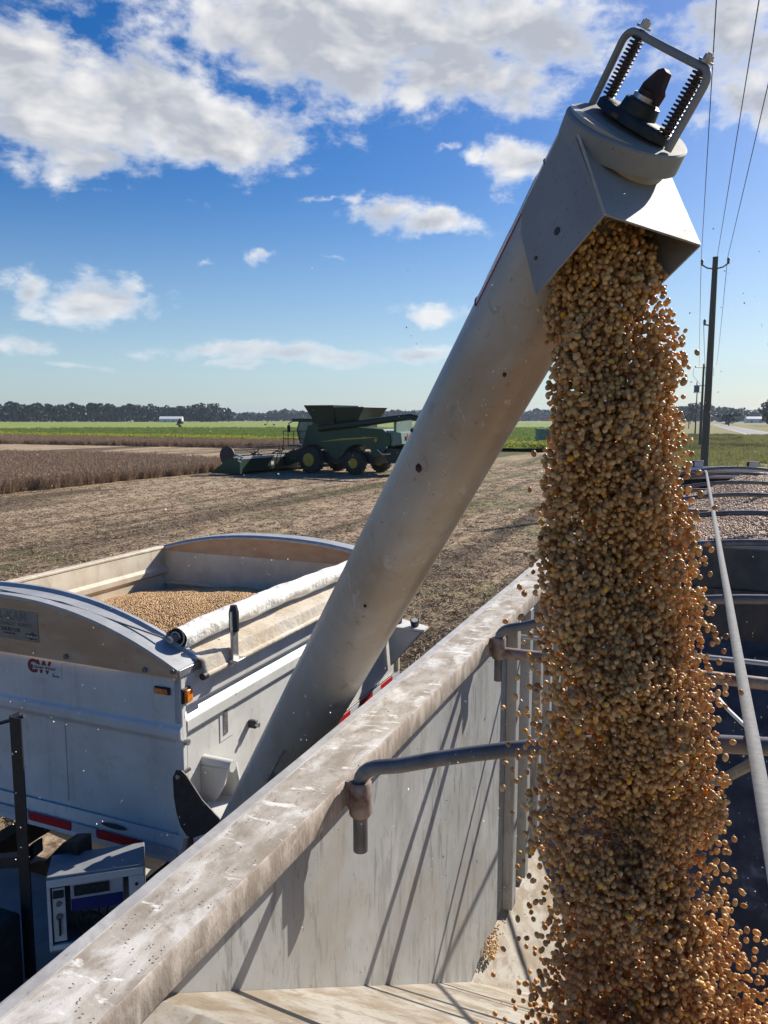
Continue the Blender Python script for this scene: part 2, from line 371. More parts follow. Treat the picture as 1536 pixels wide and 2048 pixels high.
# ------------------------------------------------------------------ mesh helpers
class MB:
    def __init__(s):
        s.v = []; s.f = []

    def add(s, vs, fs):
        o = len(s.v); s.v += [tuple(p) for p in vs]; s.f += [tuple(i + o for i in f) for f in fs]; return s

    def box(s, lo, hi, mtx=None):
        x0, y0, z0 = lo; x1, y1, z1 = hi
        vs = [Vector(p) for p in ((x0,y0,z0),(x1,y0,z0),(x1,y1,z0),(x0,y1,z0),(x0,y0,z1),(x1,y0,z1),(x1,y1,z1),(x0,y1,z1))]
        if mtx is not None:
            vs = [mtx @ p for p in vs]
        return s.add(vs, [(0,3,2,1),(4,5,6,7),(0,1,5,4),(1,2,6,5),(2,3,7,6),(3,0,4,7)])

    def prism(s, poly, vec):
        """poly: 3D points, extruded by vec"""
        n = len(poly); vec = Vector(vec)
        vs = [Vector(p) for p in poly] + [Vector(p) + vec for p in poly]
        fs = [tuple(range(n))[::-1], tuple(range(n, 2 * n))] + [(i, (i + 1) % n, n + (i + 1) % n, n + i) for i in range(n)]
        return s.add(vs, fs)

    def tube(s, pts, rad, seg=10, cap=True, closed=False):
        pts = [Vector(p) for p in pts]; n = len(pts)
        rads = rad if isinstance(rad, (list, tuple)) else [rad] * n
        tang = []
        for i in range(n):
            a = pts[max(i - 1, 0)]; b = pts[min(i + 1, n - 1)]
            if closed:
                a = pts[(i - 1) % n]; b = pts[(i + 1) % n]
            tang.append((b - a).normalized())
        up = Vector((0, 0, 1)) if abs(tang[0].z) < .9 else Vector((1, 0, 0))
        u = tang[0].cross(up).normalized(); vs = []
        for i in range(n):
            u = (u - tang[i] * u.dot(tang[i]))
            u = u.normalized() if u.length > 1e-6 else tang[i].orthogonal().normalized()
            w = tang[i].cross(u)
            for k in range(seg):
                a = 2 * math.pi * k / seg
                vs.append(pts[i] + (u * math.cos(a) + w * math.sin(a)) * rads[i])
        fs = []
        for i in range(n if closed else n - 1):
            j = (i + 1) % n
            for k in range(seg):
                fs.append((i * seg + k, i * seg + (k + 1) % seg, j * seg + (k + 1) % seg, j * seg + k))
        if cap and not closed:
            fs += [tuple(range(seg))[::-1], tuple(range((n - 1) * seg, n * seg))]
        return s.add(vs, fs)

    def disc(s, c, axis, r, h, seg=20):
        c = Vector(c); axis = Vector(axis).normalized()
        return s.tube([c, c + axis * h], r, seg)

    def grid(s, nu, nv, fn):
        vs = [fn(i / (nu - 1), j / (nv - 1)) for j in range(nv) for i in range(nu)]
        fs = [(j * nu + i, j * nu + i + 1, (j + 1) * nu + i + 1, (j + 1) * nu + i) for j in range(nv - 1) for i in range(nu - 1)]
        return s.add(vs, fs)

    def build(s, name, m, parent=None, off=(0, 0, 0), smooth=35, bevel=0.0, label=None, kind=None, solid=0.0):
        me = bpy.data.meshes.new(name)
        off = Vector(off)
        me.from_pydata([Vector(p) - off for p in s.v], [], s.f)
        me.update()
        bm = bmesh.new(); bm.from_mesh(me)
        bmesh.ops.recalc_face_normals(bm, faces=bm.faces)
        bm.to_mesh(me); bm.free()
        me.materials.append(m)
        if smooth:
            me.shade_smooth(); me.set_sharp_from_angle(angle=R(smooth))
        return link(name, me, parent, bevel, label, kind, solid)


def link(name, me, parent=None, bevel=0.0, label=None, kind=None, solid=0.0):
    o = bpy.data.objects.new(name, me); C.objects.link(o)
    if parent is not None:
        o.parent = parent
    if solid:
        md = o.modifiers.new('thickness', 'SOLIDIFY'); md.thickness = solid; md.offset = 0
    if bevel:
        md = o.modifiers.new('bevel', 'BEVEL'); md.width = bevel; md.segments = 2; md.limit_method = 'ANGLE'; md.angle_limit = R(40)
    if label: o['label'] = label
    if kind: o['kind'] = kind
    return o


def tag(o, label=None, cat=None, group=None, kind=None):
    if label: o['label'] = label
    if cat: o['category'] = cat
    if group: o['group'] = group
    if kind: o['kind'] = kind
    return o


def thing(name, label, cat, loc=(0, 0, 0), rz=0.0, group=None):
    o = bpy.data.objects.new(name, None); C.objects.link(o)
    o.empty_display_size = .2
    o.location = loc; o.rotation_euler = (0, 0, rz)
    return tag(o, label, cat, group)


def frame_thing(name, label, cat, base, group=None):
    """thing in the trailer frame: base and all part coordinates are (r, t, z)"""
    return thing(name, label, cat, RX * base[0] + AX * base[1] + Vector((0, 0, base[2])), -AZ, group)


def W(r, t, z):
    return RX * r + AX * t + Vector((0, 0, z))


def copy_tree(o, parent=None):
    c = o.copy(); C.objects.link(c)
    if parent: c.parent = parent
    for ch in list(o.children):
        copy_tree(ch, c)
    return c


def text_mesh(name, body, size, m, parent, mtx, extrude=.001, spacing=1.0, shear=0.0, off=(0, 0, 0), bold=.012):
    cu = bpy.data.curves.new(name, 'FONT'); cu.body = body; cu.size = size; cu.extrude = extrude
    cu.space_character = spacing; cu.shear = shear; cu.resolution_u = 3
    cu.offset = size * bold
    tmp = bpy.data.objects.new(name, cu)
    me = bpy.data.meshes.new_from_object(tmp)
    bpy.data.objects.remove(tmp)
    me.transform(mtx); me.transform(Matrix.Translation(-Vector(off)))
    me.materials.clear(); me.materials.append(m)
    return link(name, me, parent)


def scatter(name, pts, rots, scl, tv, tf, m, label=None, cat=None, parent=None, kind='stuff', smooth=True, group=None):
    """one object: instances of a small template mesh on points (geometry nodes)"""
    n = len(pts); k = len(tv)
    me = bpy.data.meshes.new(name)
    me.from_pydata([tuple(p) for p in tv], [], [tuple(f) for f in tf])
    me.vertices.add(n)
    co = np.zeros((n + k, 3), np.float32)
    co[:k] = np.asarray(tv, np.float32); co[k:] = pts
    me.vertices.foreach_set('co', co.ravel())
    a = me.attributes.new('inst', 'BOOLEAN', 'POINT'); b = np.ones(n + k, bool); b[:k] = False; a.data.foreach_set('value', b)
    a = me.attributes.new('rot', 'FLOAT_VECTOR', 'POINT'); b = np.zeros((n + k, 3), np.float32); b[k:] = rots; a.data.foreach_set('vector', b.ravel())
    a = me.attributes.new('scl', 'FLOAT_VECTOR', 'POINT'); b = np.ones((n + k, 3), np.float32); b[k:] = scl; a.data.foreach_set('vector', b.ravel())
    me.materials.append(m)
    if smooth: me.shade_smooth()
    me.update()
    o = link(name, me, parent)
    g = bpy.data.node_groups.new(name + '_nodes', 'GeometryNodeTree')
    g.interface.new_socket('Geometry', in_out='INPUT', socket_type='NodeSocketGeometry')
    g.interface.new_socket('Geometry', in_out='OUTPUT', socket_type='NodeSocketGeometry')
    N = g.nodes.new; L = g.links.new
    gi = N('NodeGroupInput'); go = N('NodeGroupOutput')
    def attr(nm, ty):
        q = N('GeometryNodeInputNamedAttribute'); q.data_type = ty; q.inputs[0].default_value = nm; return q.outputs[0]
    se = N('GeometryNodeSeparateGeometry'); L(gi.outputs[0], se.inputs[0]); L(attr('inst', 'BOOLEAN'), se.inputs['Selection'])
    ip = N('GeometryNodeInstanceOnPoints'); L(se.outputs[0], ip.inputs['Points']); L(se.outputs[1], ip.inputs['Instance'])
    er = N('FunctionNodeEulerToRotation'); L(attr('rot', 'FLOAT_VECTOR'), er.inputs[0]); L(er.outputs[0], ip.inputs['Rotation'])
    L(attr('scl', 'FLOAT_VECTOR'), ip.inputs['Scale'])
    L(ip.outputs[0], go.inputs[0])
    md = o.modifiers.new('scatter', 'NODES'); md.node_group = g
    return tag(o, label, cat, group, kind)


def ico(sub):
    bm = bmesh.new(); bmesh.ops.create_icosphere(bm, subdivisions=sub, radius=1.0)
    v = [tuple(x.co) for x in bm.verts]; f = [tuple(q.index for q in x.verts) for x in bm.faces]; bm.free(); return v, f


def in_poly(x, y, poly):
    ins = np.zeros(len(x), bool); n = len(poly); j = n - 1
    for i in range(n):
        xi, yi = poly[i]; xj, yj = poly[j]
        c = ((yi > y) != (yj > y)) & (x < (xj - xi) * (y - yi) / (yj - yi + 1e-12) + xi)
        ins ^= c; j = i
    return ins


def sheet(name, poly, z, m, kind='structure', label=None, cut=0):
    me = bpy.data.meshes.new(name)
    me.from_pydata([(x, y, z) for x, y in poly], [], [tuple(range(len(poly)))])
    me.update(); me.materials.append(m)
    o = link(name, me); o['kind'] = kind
    if label: o['label'] = label
    return o


# ------------------------------------------------------------------ ground
def ground_mat():
    m = bpy.data.materials.new('field_ground'); m.use_nodes = True
    t = NT(m.node_tree)
    co = t.n('ShaderNodeTexCoord').outputs['Object']
    rot = t.n('ShaderNodeMapping'); t.set(rot.inputs[0], co); rot.inputs['Rotation'].default_value = (0, 0, R(-68))
    rows = rot.outputs[0]
    stre = t.v('MULTIPLY', rows, (.09, 1.0, 1.0))
    fine = t.noise(co, 7.0, 8, .72)
    mid = t.noise(t.v('MULTIPLY', rows, (.25, 1, 1)), 1.1, 6, .7)
    band = t.noise(stre, .16, 4, .6, .6)
    c = t.mix(t.ramp(fine, .34, .66), (.16, .112, .072), (.64, .48, .32))
    c = t.mix(t.m('MULTIPLY', t.ramp(mid, .42, .62), .55), c, (.115, .082, .058))
    c = t.mix(t.m('MULTIPLY', t.ramp(band, .49, .56), .72), c, (.060, .043, .030))
    c = t.mix(t.m('MULTIPLY', t.ramp(band, .47, .38), .6), c, (.42, .335, .235))
    acr = t.v('DOT_PRODUCT', co, (RX.x, RX.y, 0))
    acr = t.m('ADD', acr, t.m('MULTIPLY_ADD', t.noise(co, .12, 2), 1.6, -.8))
    for c0 in (-4.1, -6.3, -9.8, -12.0, -19.5, -21.7, -30.0, -32.2):
        pu = t.m('SUBTRACT', 1.0, t.ramp(t.m('ABSOLUTE', t.m('SUBTRACT', acr, c0)), .12, .5))
        c = t.mix(t.m('MULTIPLY', pu, t.m('MULTIPLY', t.ramp(mid, .3, .6), .7)), c, (.095, .070, .050))
    # green regrowth in patches, more of it towards the right of the field
    sep = t.n('ShaderNodeSeparateXYZ'); t.set(sep.inputs[0], co)
    g = t.noise(co, .17, 6, .65, .5)
    gx = t.ramp(sep.outputs[0], -14.0, 14.0)
    gm = t.ramp(t.m('ADD', g, t.m('MULTIPLY', gx, .12)), .55, .66)
    gm = t.m('MULTIPLY', gm, t.ramp(fine, .30, .62))
    c = t.mix(t.m('MULTIPLY', gm, .62), c, (.105, .135, .035))
    # dry grass verge towards the road
    ed = t.m('SUBTRACT', sep.outputs[0], t.m('MULTIPLY_ADD', sep.outputs[1], .30, 2.0))
    vg = t.ramp(t.m('ADD', ed, t.m('MULTIPLY', g, 8.0)), 2.0, 8.0)
    c = t.mix(vg, c, t.mix(t.ramp(fine, .35, .7), (.17, .165, .07), (.33, .30, .16)))
    b = t.n('ShaderNodeBsdfPrincipled'); t.set(b.inputs['Base Color'], c); b.inputs['Roughness'].default_value = .95
    b.inputs['Specular IOR Level'].default_value = .1
    bp = t.n('ShaderNodeBump'); bp.inputs['Strength'].default_value = 1.0; bp.inputs['Distance'].default_value = .14
    hgt = t.m('ADD', t.m('MULTIPLY', t.noise(co, 5.0, 8, .75), .8), t.m('MULTIPLY', mid, .8))
    t.set(bp.inputs['Height'], hgt)
    t.set(b.inputs['Normal'], bp.outputs[0])
    o = t.n('ShaderNodeOutputMaterial'); t.set(o.inputs[0], b.outputs[0])
    return m


S = 4200
sheet('ground', [(-S, -S), (S, -S), (S, S), (-S, S)], 0, ground_mat())

GREEN = [(-420, 400), (-152, 216), (-73, 147), (-24, 117), (-8, 108), (-2, 98), (18, 89), (30, 88), (60, 170), (150, 400), (240, 640), (180, 800), (-110, 870), (-560, 1010)]
gf = mat('green_crop_canopy', (0.20, 0.25, 0.06), (0.26, 0.31, 0.085), .09, .35, .65, (1, .35, 1), rough=.8, layers=[
    ((.05, .10, .022), .9, .52, .7, .7, (1, 1, 1)), ((.25, .26, .05), .05, .55, .75, .5, (1, .3, 1))], bump=1.0, bscale=1.6, bdist=.5, spec=.1)
sheet('green_field', GREEN, .42, gf)
far_f = mat('far_fields', (0.16, 0.17, 0.08), (0.22, 0.2, 0.11), .01, rough=.9, stretch=(1, 3, 1))
sheet('far_field', [(-2500, 1015), (-560, 1015), (-110, 874), (180, 804), (260, 700), (1200, 900), (2400, 1700), (2400, 3000), (-2500, 3000)], .008, far_f)

# road with gravel edges
rd = Vector((.368, .930, 0)); rn = Vector((.930, -.368, 0)); r0 = Vector((73.2, 139.3, 0))
def strip(name, w0, w1, z, m, a=-260, b=900, curve=True):
    mb = MB(); pts = []
    n = 60
    for i in range(n):
        s_ = a + (b - a) * i / (n - 1)
        c_ = r0 + rd * s_ - rn * (max(0, s_ - 420) ** 2 * .0004)
        pts.append((c_ + rn * w0, c_ + rn * w1))
    vs = [Vector((p.x, p.y, z)) for q in pts for p in q]
    mb.add(vs, [(2 * i, 2 * i + 1, 2 * i + 3, 2 * i + 2) for i in range(n - 1)])
    o = mb.build(name, m, smooth=0); o['kind'] = 'structure'; return o
strip('road_shoulder', -4.3, 4.3, .012, M['gravel_edge'])
strip('road', -3.3, 3.3, .018, M['asphalt'])
strip('road_line', -3.12, -3.0, .024, M['white'])
strip('road_line', 3.0, 3.12, .024, M['white'])


# ------------------------------------------------------------------ plants
def tuft(n, h, spread, w, rs, lean=.5, leafy=False):
    """n thin blades / leaves as small quads"""
    rr = np.random.default_rng(rs); v = []; f = []
    for i in range(n):
        a = rr.uniform(0, 2 * math.pi); b = rr.uniform(0, spread); base = np.array([b * math.cos(a), b * math.sin(a), 0 if not leafy else rr.uniform(.15, .9) * h])
        d = rr.normal(0, lean, 3); d[2] = 1.0 if not leafy else rr.uniform(-.4, .6); d /= np.linalg.norm(d)
        L_ = h * rr.uniform(.6, 1.05) if not leafy else w * rr.uniform(1.2, 2.2)
        s_ = np.cross(d, rr.normal(0, 1, 3)); s_ /= np.linalg.norm(s_) + 1e-9; s_ *= w * rr.uniform(.5, 1)
        o = len(v)
        v += [base - s_, base + s_, base + d * L_ + s_ * .8, base + d * L_ - s_ * .8]
        f.append((o, o + 1, o + 2, o + 3))
    return v, f


def fill(poly, n, jit=None):
    xs = [p[0] for p in poly]; ys = [p[1] for p in poly]
    x = rng.uniform(min(xs), max(xs), n * 4); y = rng.uniform(min(ys), max(ys), n * 4)
    k = in_poly(x, y, poly); x = x[k][:n]; y = y[k][:n]
    return x, y


def plant_scatter(name, poly, n, tmpl, m, label, cat, z=0.0, s0=.8, s1=1.2, kind='stuff'):
    x, y = fill(poly, n) if not callable(poly) else poly(n)
    n = len(x)
    pts = np.stack([x, y, np.full(n, z)], 1)
    rot = np.stack([rng.normal(0, .08, n), rng.normal(0, .08, n), rng.uniform(0, 6.28, n)], 1)
    s_ = rng.uniform(s0, s1, n); scl = np.stack([s_, s_, s_ * rng.uniform(.85, 1.15, n)], 1)
    return scatter(name, pts, rot, scl, *tmpl, m, label, cat, kind=kind, smooth=False)


BLOCK = [(-12.1, 55.5), (-16.7, 45.4), (-19.3, 38.8), (-24, 27), (-30, 27), (-44, 74), (-37.4, 75), (-26, 72), (-13.4, 63)]
STRIP2 = [(-150, 197), (-57.6, 118), (-20.6, 102), (-6, 96), (-6, 108), (-24, 117), (-73, 147), (-152, 216)]
sv, sf = tuft(46, .78, .22, .012, 3, .32)
lv, lf = tuft(26, .78, .24, .035, 4, .5, True)
crop_t = (list(sv) + list(lv), list(sf) + [tuple(i + len(sv) for i in q) for q in lf])
plant_scatter('standing_soybeans', BLOCK, 9000, crop_t, M['crop'], 'block of ripe brown soybeans still standing in front of the harvester', 'soybean crop', s0=.85, s1=1.15)
plant_scatter('standing_soybean_strip', STRIP2, 11000, crop_t, M['crop'], 'long strip of ripe brown soybeans standing before the green field', 'soybean crop', s0=.95, s1=1.35)
gt = tuft(34, .50, .42, .075, 5, .6, True)
def near_green(n):
    x, y = fill([(-110, 290), (-152, 216), (-73, 147), (-24, 117), (-8, 108), (-2, 98), (18, 89), (30, 88), (60, 170), (100, 290)], n * 3)
    p = rng.uniform(0, 1, len(x)) < np.clip(130 / y, .25, 1) ** 2
    return x[p][:n], y[p][:n]
plant_scatter('green_soybeans', near_green, 15000, gt, M['crop_green'], 'green leafy soybeans growing in the field behind the harvester', 'soybean crop', z=.22, s0=.9, s1=1.7)
YB = [(-152, 216), (-73, 147), (-24, 117), (-8, 108), (-2, 98), (18, 89), (30, 88), (32, 94), (0, 104), (-8, 117), (-24, 130), (-73, 160), (-152, 234)]
plant_scatter('yellowing_soybeans', YB, 5200, gt, M['crop_yellow'], 'yellowing band of soybeans along the near edge of green field', 'soybean crop', z=.45, s0=1.0, s1=1.7)
# cut stubble and straw lying on the harvested ground
st = tuft(9, .10, .16, .007, 8, 1.6)
def near_stub(n):
    d = rng.uniform(0, 1, n * 3) ** 1.7 * 62 + 7
    x = rng.uniform(-.60, .56, n * 3) * d; y = d
    k = ~in_poly(x, y, BLOCK) & (x < .30 * y + 4)
    return x[k][:n], y[k][:n]
plant_scatter('stubble', near_stub, 30000, st, M['straw'], 'cut soybean stubble and straw littering the harvested field', 'stubble', s0=.7, s1=1.5)
wt = tuft(40, .75, .75, .05, 9, .7, True)
def weed_fn(n):
    x = rng.uniform(18, 110, n * 12); y = rng.uniform(72, 190, n * 12)
    cx = (x - 42.5) - (y - 100) * .395
    y = y
    bl = np.sin(x * .31 + y * .17) + np.sin(x * .11 - y * .23 + 1) + rng.normal(0, .35, len(x))
    k = (cx > -9) & (cx < 7) & (bl > .5)
    return x[k][:n], y[k][:n]
plant_scatter('verge_weeds', weed_fn, 1500, wt, M['weeds'], 'dark weeds and rough bushes in the ditch beside the road', 'weeds', s0=.4, s1=.95)
gv = tuft(30, .35, .5, .02, 10, .5)
def gv_fn(n):
    x = rng.uniform(10, 100, n * 6); y = rng.uniform(45, 180, n * 6)
    cx = x - y * .395
    k = (cx > -6) & (cx < 22)
    return x[k][:n], y[k][:n]
plant_scatter('verge_grass', gv_fn, 4500, gv, mat('verge_grass_blades', (.17, .19, .06), (.29, .26, .12), .3, rough=.9, transl=.4), 'grass verge between the field and the country road', 'grass', s0=.7, s1=1.5)


# ------------------------------------------------------------------ trees
def crown_mesh(name, lumps, rs, q=34, leaf=.55, m=None):
    rr = np.random.default_rng(rs); v = []; f = []
    for (cx, cy, cz, rx, rz) in lumps:
        for i in range(q):
            d = rr.normal(0, 1, 3); d /= np.linalg.norm(d); d *= rr.uniform(.45, 1.0) ** .6
            c = np.array([cx, cy, cz]) + d * np.array([rx, rx, rz])
            a = rr.normal(0, 1, 3); a /= np.linalg.norm(a); b = np.cross(a, rr.normal(0, 1, 3)); b /= np.linalg.norm(b)
            s_ = leaf * rr.uniform(.6, 1.4); o = len(v)
            v += [c - a * s_ - b * s_ * .6, c + a * s_ * .8 - b * s_, c + a * s_ + b * s_ * .7, c - a * s_ * .7 + b * s_]
            f.append((o, o + 1, o + 2, o + 3))
    me = bpy.data.meshes.new(name); me.from_pydata([tuple(p) for p in v], [], f); me.update(); me.materials.append(m)
    return me


def trunk_mesh(name, h, r, limbs, rs):
    rr = np.random.default_rng(rs); mb = MB()
    mb.tube([(0, 0, 0), (.1, .05, h * .5), (0, .1, h)], [r, r * .75, r * .3], 6)
    for (x, y, z) in limbs:
        mb.tube([(0, 0, z * .7), (x * .5, y * .5, z * .88), (x, y, z)], [r * .35, r * .25, r * .1], 5)
    me = bpy.data.meshes.new(name); me.from_pydata([tuple(p) for p in mb.v], [], mb.f); me.update(); me.materials.append(M['bark'])
    return me


TREES = []
for k in range(7):
    rr = np.random.default_rng(40 + k)
    pine = k < 4; h = 16
    lumps = []
    if pine:
        for i in range(8):
            a = rr.uniform(0, 6.28); d = rr.uniform(.3, 2.7); lumps.append((d * math.cos(a), d * math.sin(a), rr.uniform(8.6, 15), rr.uniform(1.2, 2.2), rr.uniform(.8, 1.5)))
        lumps.append((0, 0, 15, 1.4, 1.3))
    else:
        for i in range(12):
            a = rr.uniform(0, 6.28); d = rr.uniform(.5, 3.6); lumps.append((d * math.cos(a), d * math.sin(a), rr.uniform(2.6, 13), rr.uniform(1.8, 2.9), rr.uniform(1.5, 2.4)))
        lumps.append((0, 0, 14, 2.2, 1.8))
    TREES.append((crown_mesh('tree_crown', lumps, 60 + k, 34, .62, M['leaf'] if k % 2 else M['leaf2']),
                  trunk_mesh('tree_trunk', 15, .28, [(l[0], l[1], l[2]) for l in lumps[:6]], k), pine))


def tree(x, y, h, k, label, group=None, wide=1.0, kindname=None):
    cm, tm, pine = TREES[k]
    o = thing(kindname or ('pine_tree' if pine else 'broadleaf_tree'), label, 'tree', (x, y, 0), random.uniform(0, 6.28), group)
    s_ = h / 16.0
    o.scale = (s_ * wide, s_ * wide, s_)
    link('crown', cm, o); link('trunk', tm, o)
    return o


# left tree line: pixel-measured skyline as (azimuth ratio x/y, height)
for i in range(58):
    u = -.52 + i * (.52 - .215) / 57 + random.uniform(-.002, .002)
    D = random.uniform(885, 935)
    base = 19.0 + 2.2 * math.sin(i * .37) + random.uniform(-1.6, 1.6)
    pine = i < 38
    if 6 < i < 17 or 26 < i < 33: base += 4.0
    if i > 44: base += 1.5
    k = random.choice((0, 1, 2, 3)) if pine else random.choice((4, 5, 6))
    lab = (('tall dark pine standing above the tree line far left, beyond the green field' if (6 < i < 17 or 26 < i < 33) else 'lower dark pine in the front row of the left tree line') if pine else
           'rounded dark broadleaf tree beyond the green field near the white shed')
    tree(u * D, D, base, k, lab, ('taller pines of the left tree line' if (6 < i < 17 or 26 < i < 33) else 'lower pines of the left tree line') if pine else 'broadleaf trees by the white shed', 1.15)


def forest(name, pts, label, leaf=1.6):
    v = []; f = []
    for (x, y, h, w) in pts:
        for i in range(40):
            d = rng.normal(0, 1, 3); d /= np.linalg.norm(d)
            c = np.array([x, y, h * .52]) + d * np.array([w, w * .6, h * .48]) * rng.uniform(.5, 1)
            c[2] = max(c[2], .8)
            a = rng.normal(0, 1, 3); a /= np.linalg.norm(a); b = np.cross(a, rng.normal(0, 1, 3)); b /= np.linalg.norm(b)
            s_ = leaf * rng.uniform(.6, 1.4); o = len(v)
            v += [tuple(c - a * s_ - b * s_), tuple(c + a * s_ - b * s_), tuple(c + a * s_ + b * s_), tuple(c - a * s_ + b * s_)]
            f.append((o, o + 1, o + 2, o + 3))
    me = bpy.data.meshes.new(name); me.from_pydata(v, [], f); me.update(); me.materials.append(M['leaf2'])
    return tag(link(name, me), label, 'woodland', None, 'stuff')


pts = []
for i in range(330):
    u = rng.uniform(-.60, -.20); D = rng.uniform(940, 1020); pts.append((u * D, D, rng.uniform(14, 19), 7))
forest('woodland', pts, 'dense dark wood behind the front row of trees, far left')
pts = []
for i in range(520):
    u = rng.uniform(-.26, .24); D = rng.uniform(1330, 1420); pts.append((u * D, D, 15 + 3 * math.sin(u * 40) + 2 * math.sin(u * 133) + rng.uniform(-2.5, 2.5), 8))
forest('distant_woodland', pts, 'distant low line of woods behind the green harvester', 1.9)
pts = []
for i in range(260):
    u = rng.uniform(.34, .62); D = rng.uniform(880, 1000); pts.append((u * D, D, 17 + 3 * math.sin(u * 50) + rng.uniform(-2, 3), 8))
forest('roadside_woodland', pts, 'wood behind the country road on the right horizon', 1.5)
tree(560 * .395, 560, 15.5, 4, 'lone tree left of the utility poles, just beside the grain stream', wide=1.0)
tree(640 * .413, 640, 12, 1, 'small pine between the two nearer utility poles on the horizon')
tree(430 * .445, 430, 8.5, 5, 'low round dark tree standing alone beside the road bend', wide=1.9)
tree(400 * .5, 400, 12, 6, 'big dark tree at the right edge of the photo beyond the road', wide=1.6)
tree(470 * .497, 470, 16, 4, 'tall tree below the radio mast at the right edge', wide=1.0)
tree(330 * -.252, 316, 4.0, 5, 'lone round shrub standing in the middle of the green field', wide=1.1, kindname='shrub')

# small buildings, mast, irrigation tower, utility box
def gable(name, label, loc, L_, w, h, rz, rise, windows):
    o = thing(name, label, 'building', loc, rz)
    MB().box((-L_/2, -w/2, 0), (L_/2, w/2, h)).build('wall', M['shed'], o, smooth=0)
    MB().prism([(-L_/2-.3, -w/2-.4, h), (-L_/2-.3, w/2+.4, h), (-L_/2-.3, 0, h+rise)], (L_+.6, 0, 0)).build('roof', M['shed'], o, smooth=0)
    for x in windows:
        MB().box((x-.9, -w/2-.05, .0), (x+.9, -w/2-.003, 2.4)).build('door', M['ink_grey'], o, smooth=0)
    return o
gable('shed', 'small white shed with a low roof at foot of the left trees', (-233, 850, 0), 24, 12, 4.0, .1, 2.6, (-6, 3))
gable('farmhouse', 'white low farm building beyond the road on the right horizon', (.478*760, 760, 0), 17, 9, 4.0, -.15, 2.2, (-4, 4))
mast = thing('radio_mast', 'lattice mast rising over the trees at the right edge', 'mast', (.4955*900, 900, 0))
MB().tube([(0, 0, 0), (0, 0, 34)], [.9, .5], 6).build('mast_tube', M['gunmetal'], mast)
for k in range(3):
    a = k * 2.094 + .3
    MB().tube([(0, 0, 31), (14 * math.cos(a), 14 * math.sin(a), 0)], .12, 4).build('guy_wire', M['gunmetal'], mast)
piv = thing('irrigation_tower', 'distant A-shaped irrigation tower standing in the green field', 'irrigation tower', (-62, 420, 0))
for s_ in (-1, 1):
    MB().tube([(s_ * 2.4, 0, 0), (0, 0, 3.6)], .10, 5).build('leg', M['gunmetal'], piv)
MB().tube([(-2.2, 0, .4), (2.2, 0, .4)], .09, 5).build('axle', M['gunmetal'], piv)
for s_ in (-1, 1):
    MB().disc((s_ * 2.4, -.15, .6), (0, 1, 0), .6, .3, 12).build('wheel', M['tyre'], piv)
ub = thing('utility_box', 'pale green utility cabinet in the field behind the grain stream', 'utility box', (22.3, 107.0, 0), .2)
MB().box((-1.2, -.6, .0), (1.2, .6, 2.3)).build('cabinet_body', M['utility'], ub, bevel=.04)
MB().box((-1.3, -.7, 2.3), (1.3, .7, 2.45)).build('cabinet_lid', M['utility'], ub)
MB().box((-.03, -.63, .2), (.03, -.603, 2.1)).build('door_gap', M['ink'], ub)


# ------------------------------------------------------------------ power line
def pole(x, y, h, r, label, arms, dist_arm=None, boxes=False, lean=0.0):
    o = thing('utility_pole', label, 'utility pole', (x, y, 0), -.39)
    MB().tube([(0, 0, 0), (lean * .5, 0, h * .5), (lean, 0, h)], [r, r * .82, r * .62], 12).build('pole_shaft', M['wood'], o)
    MB().disc((lean, 0, h), (0, 0, 1), r * .66, .03, 12).build('pole_cap', M['gunmetal'], o)
    for (zz, w_, up) in arms:
        for s_ in ((-1, 1) if w_ > 0 else (-1,)):
            aw = abs(w_)
            MB().tube([(lean, 0, zz), (lean + s_ * aw * .6, 0, zz + up * .3), (lean + s_ * aw, 0, zz + up)], .035, 6).build('arm', M['gunmetal'], o)
            ins = MB()
            ins.tube([(lean + s_ * aw, 0, zz + up - .04), (lean + s_ * aw, 0, zz + up + .06), (lean + s_ * aw, 0, zz + up + .1), (lean + s_ * aw, 0, zz + up + .16), (lean + s_ * aw, 0, zz + up + .24)], [.03, .07, .045, .08, .025], 8)
            ins.build('insulator', M['gunmetal'], o)
    if boxes:
        for s_ in (-1, 1):
            t_ = MB().tube([(s_ * .75, 0, 7.4), (s_ * .75, 0, 8.35)], [.36, .36], 14).build('transformer', M['gunmetal'], o)
            MB().tube([(s_ * .75, 0, 8.35), (s_ * .75, 0, 8.9)], [.09, .05], 6).build('bushing', M['gunmetal'], t_)
            MB().tube([(s_ * .3, 0, 8.4), (s_ * 1.3, 0, 9.7), (s_ * 1.25, 0, 10.7)], .02, 4).build('drop_wire', M['wire'], t_)
        MB().box((-1.15, -.05, 8.25), (1.15, .05, 8.35)).build('crossbar', M['gunmetal'], o)
    return o
pole(14.96, 36.0, 11.05, .19, 'nearest tall utility pole right of the grain stream', [(10.55, .55, .22), (8.05, -.32, .05)], lean=.05)
pole(43.35, 106.0, 11.2, .20, 'second utility pole with transformers hung on it', [(10.7, 1.05, .05)], boxes=True)
pole(80, 199, 10.8, .20, 'third utility pole, thin and far, left of the transformers', [(10.4, .8, .05)])
pole(118, 300, 9.0, .18, 'farthest utility pole seen only as thin post', [])
def wire(pts, label, r=.011):
    mb = MB(); mb.tube(pts, r, 5)
    o = mb.build('power_line', M['wire']); return tag(o, label, 'wire')
wd = Vector((.397, 1.0, 0))
p1 = Vector((14.96, 36, 0)); side = Vector((.925, -.38, 0))
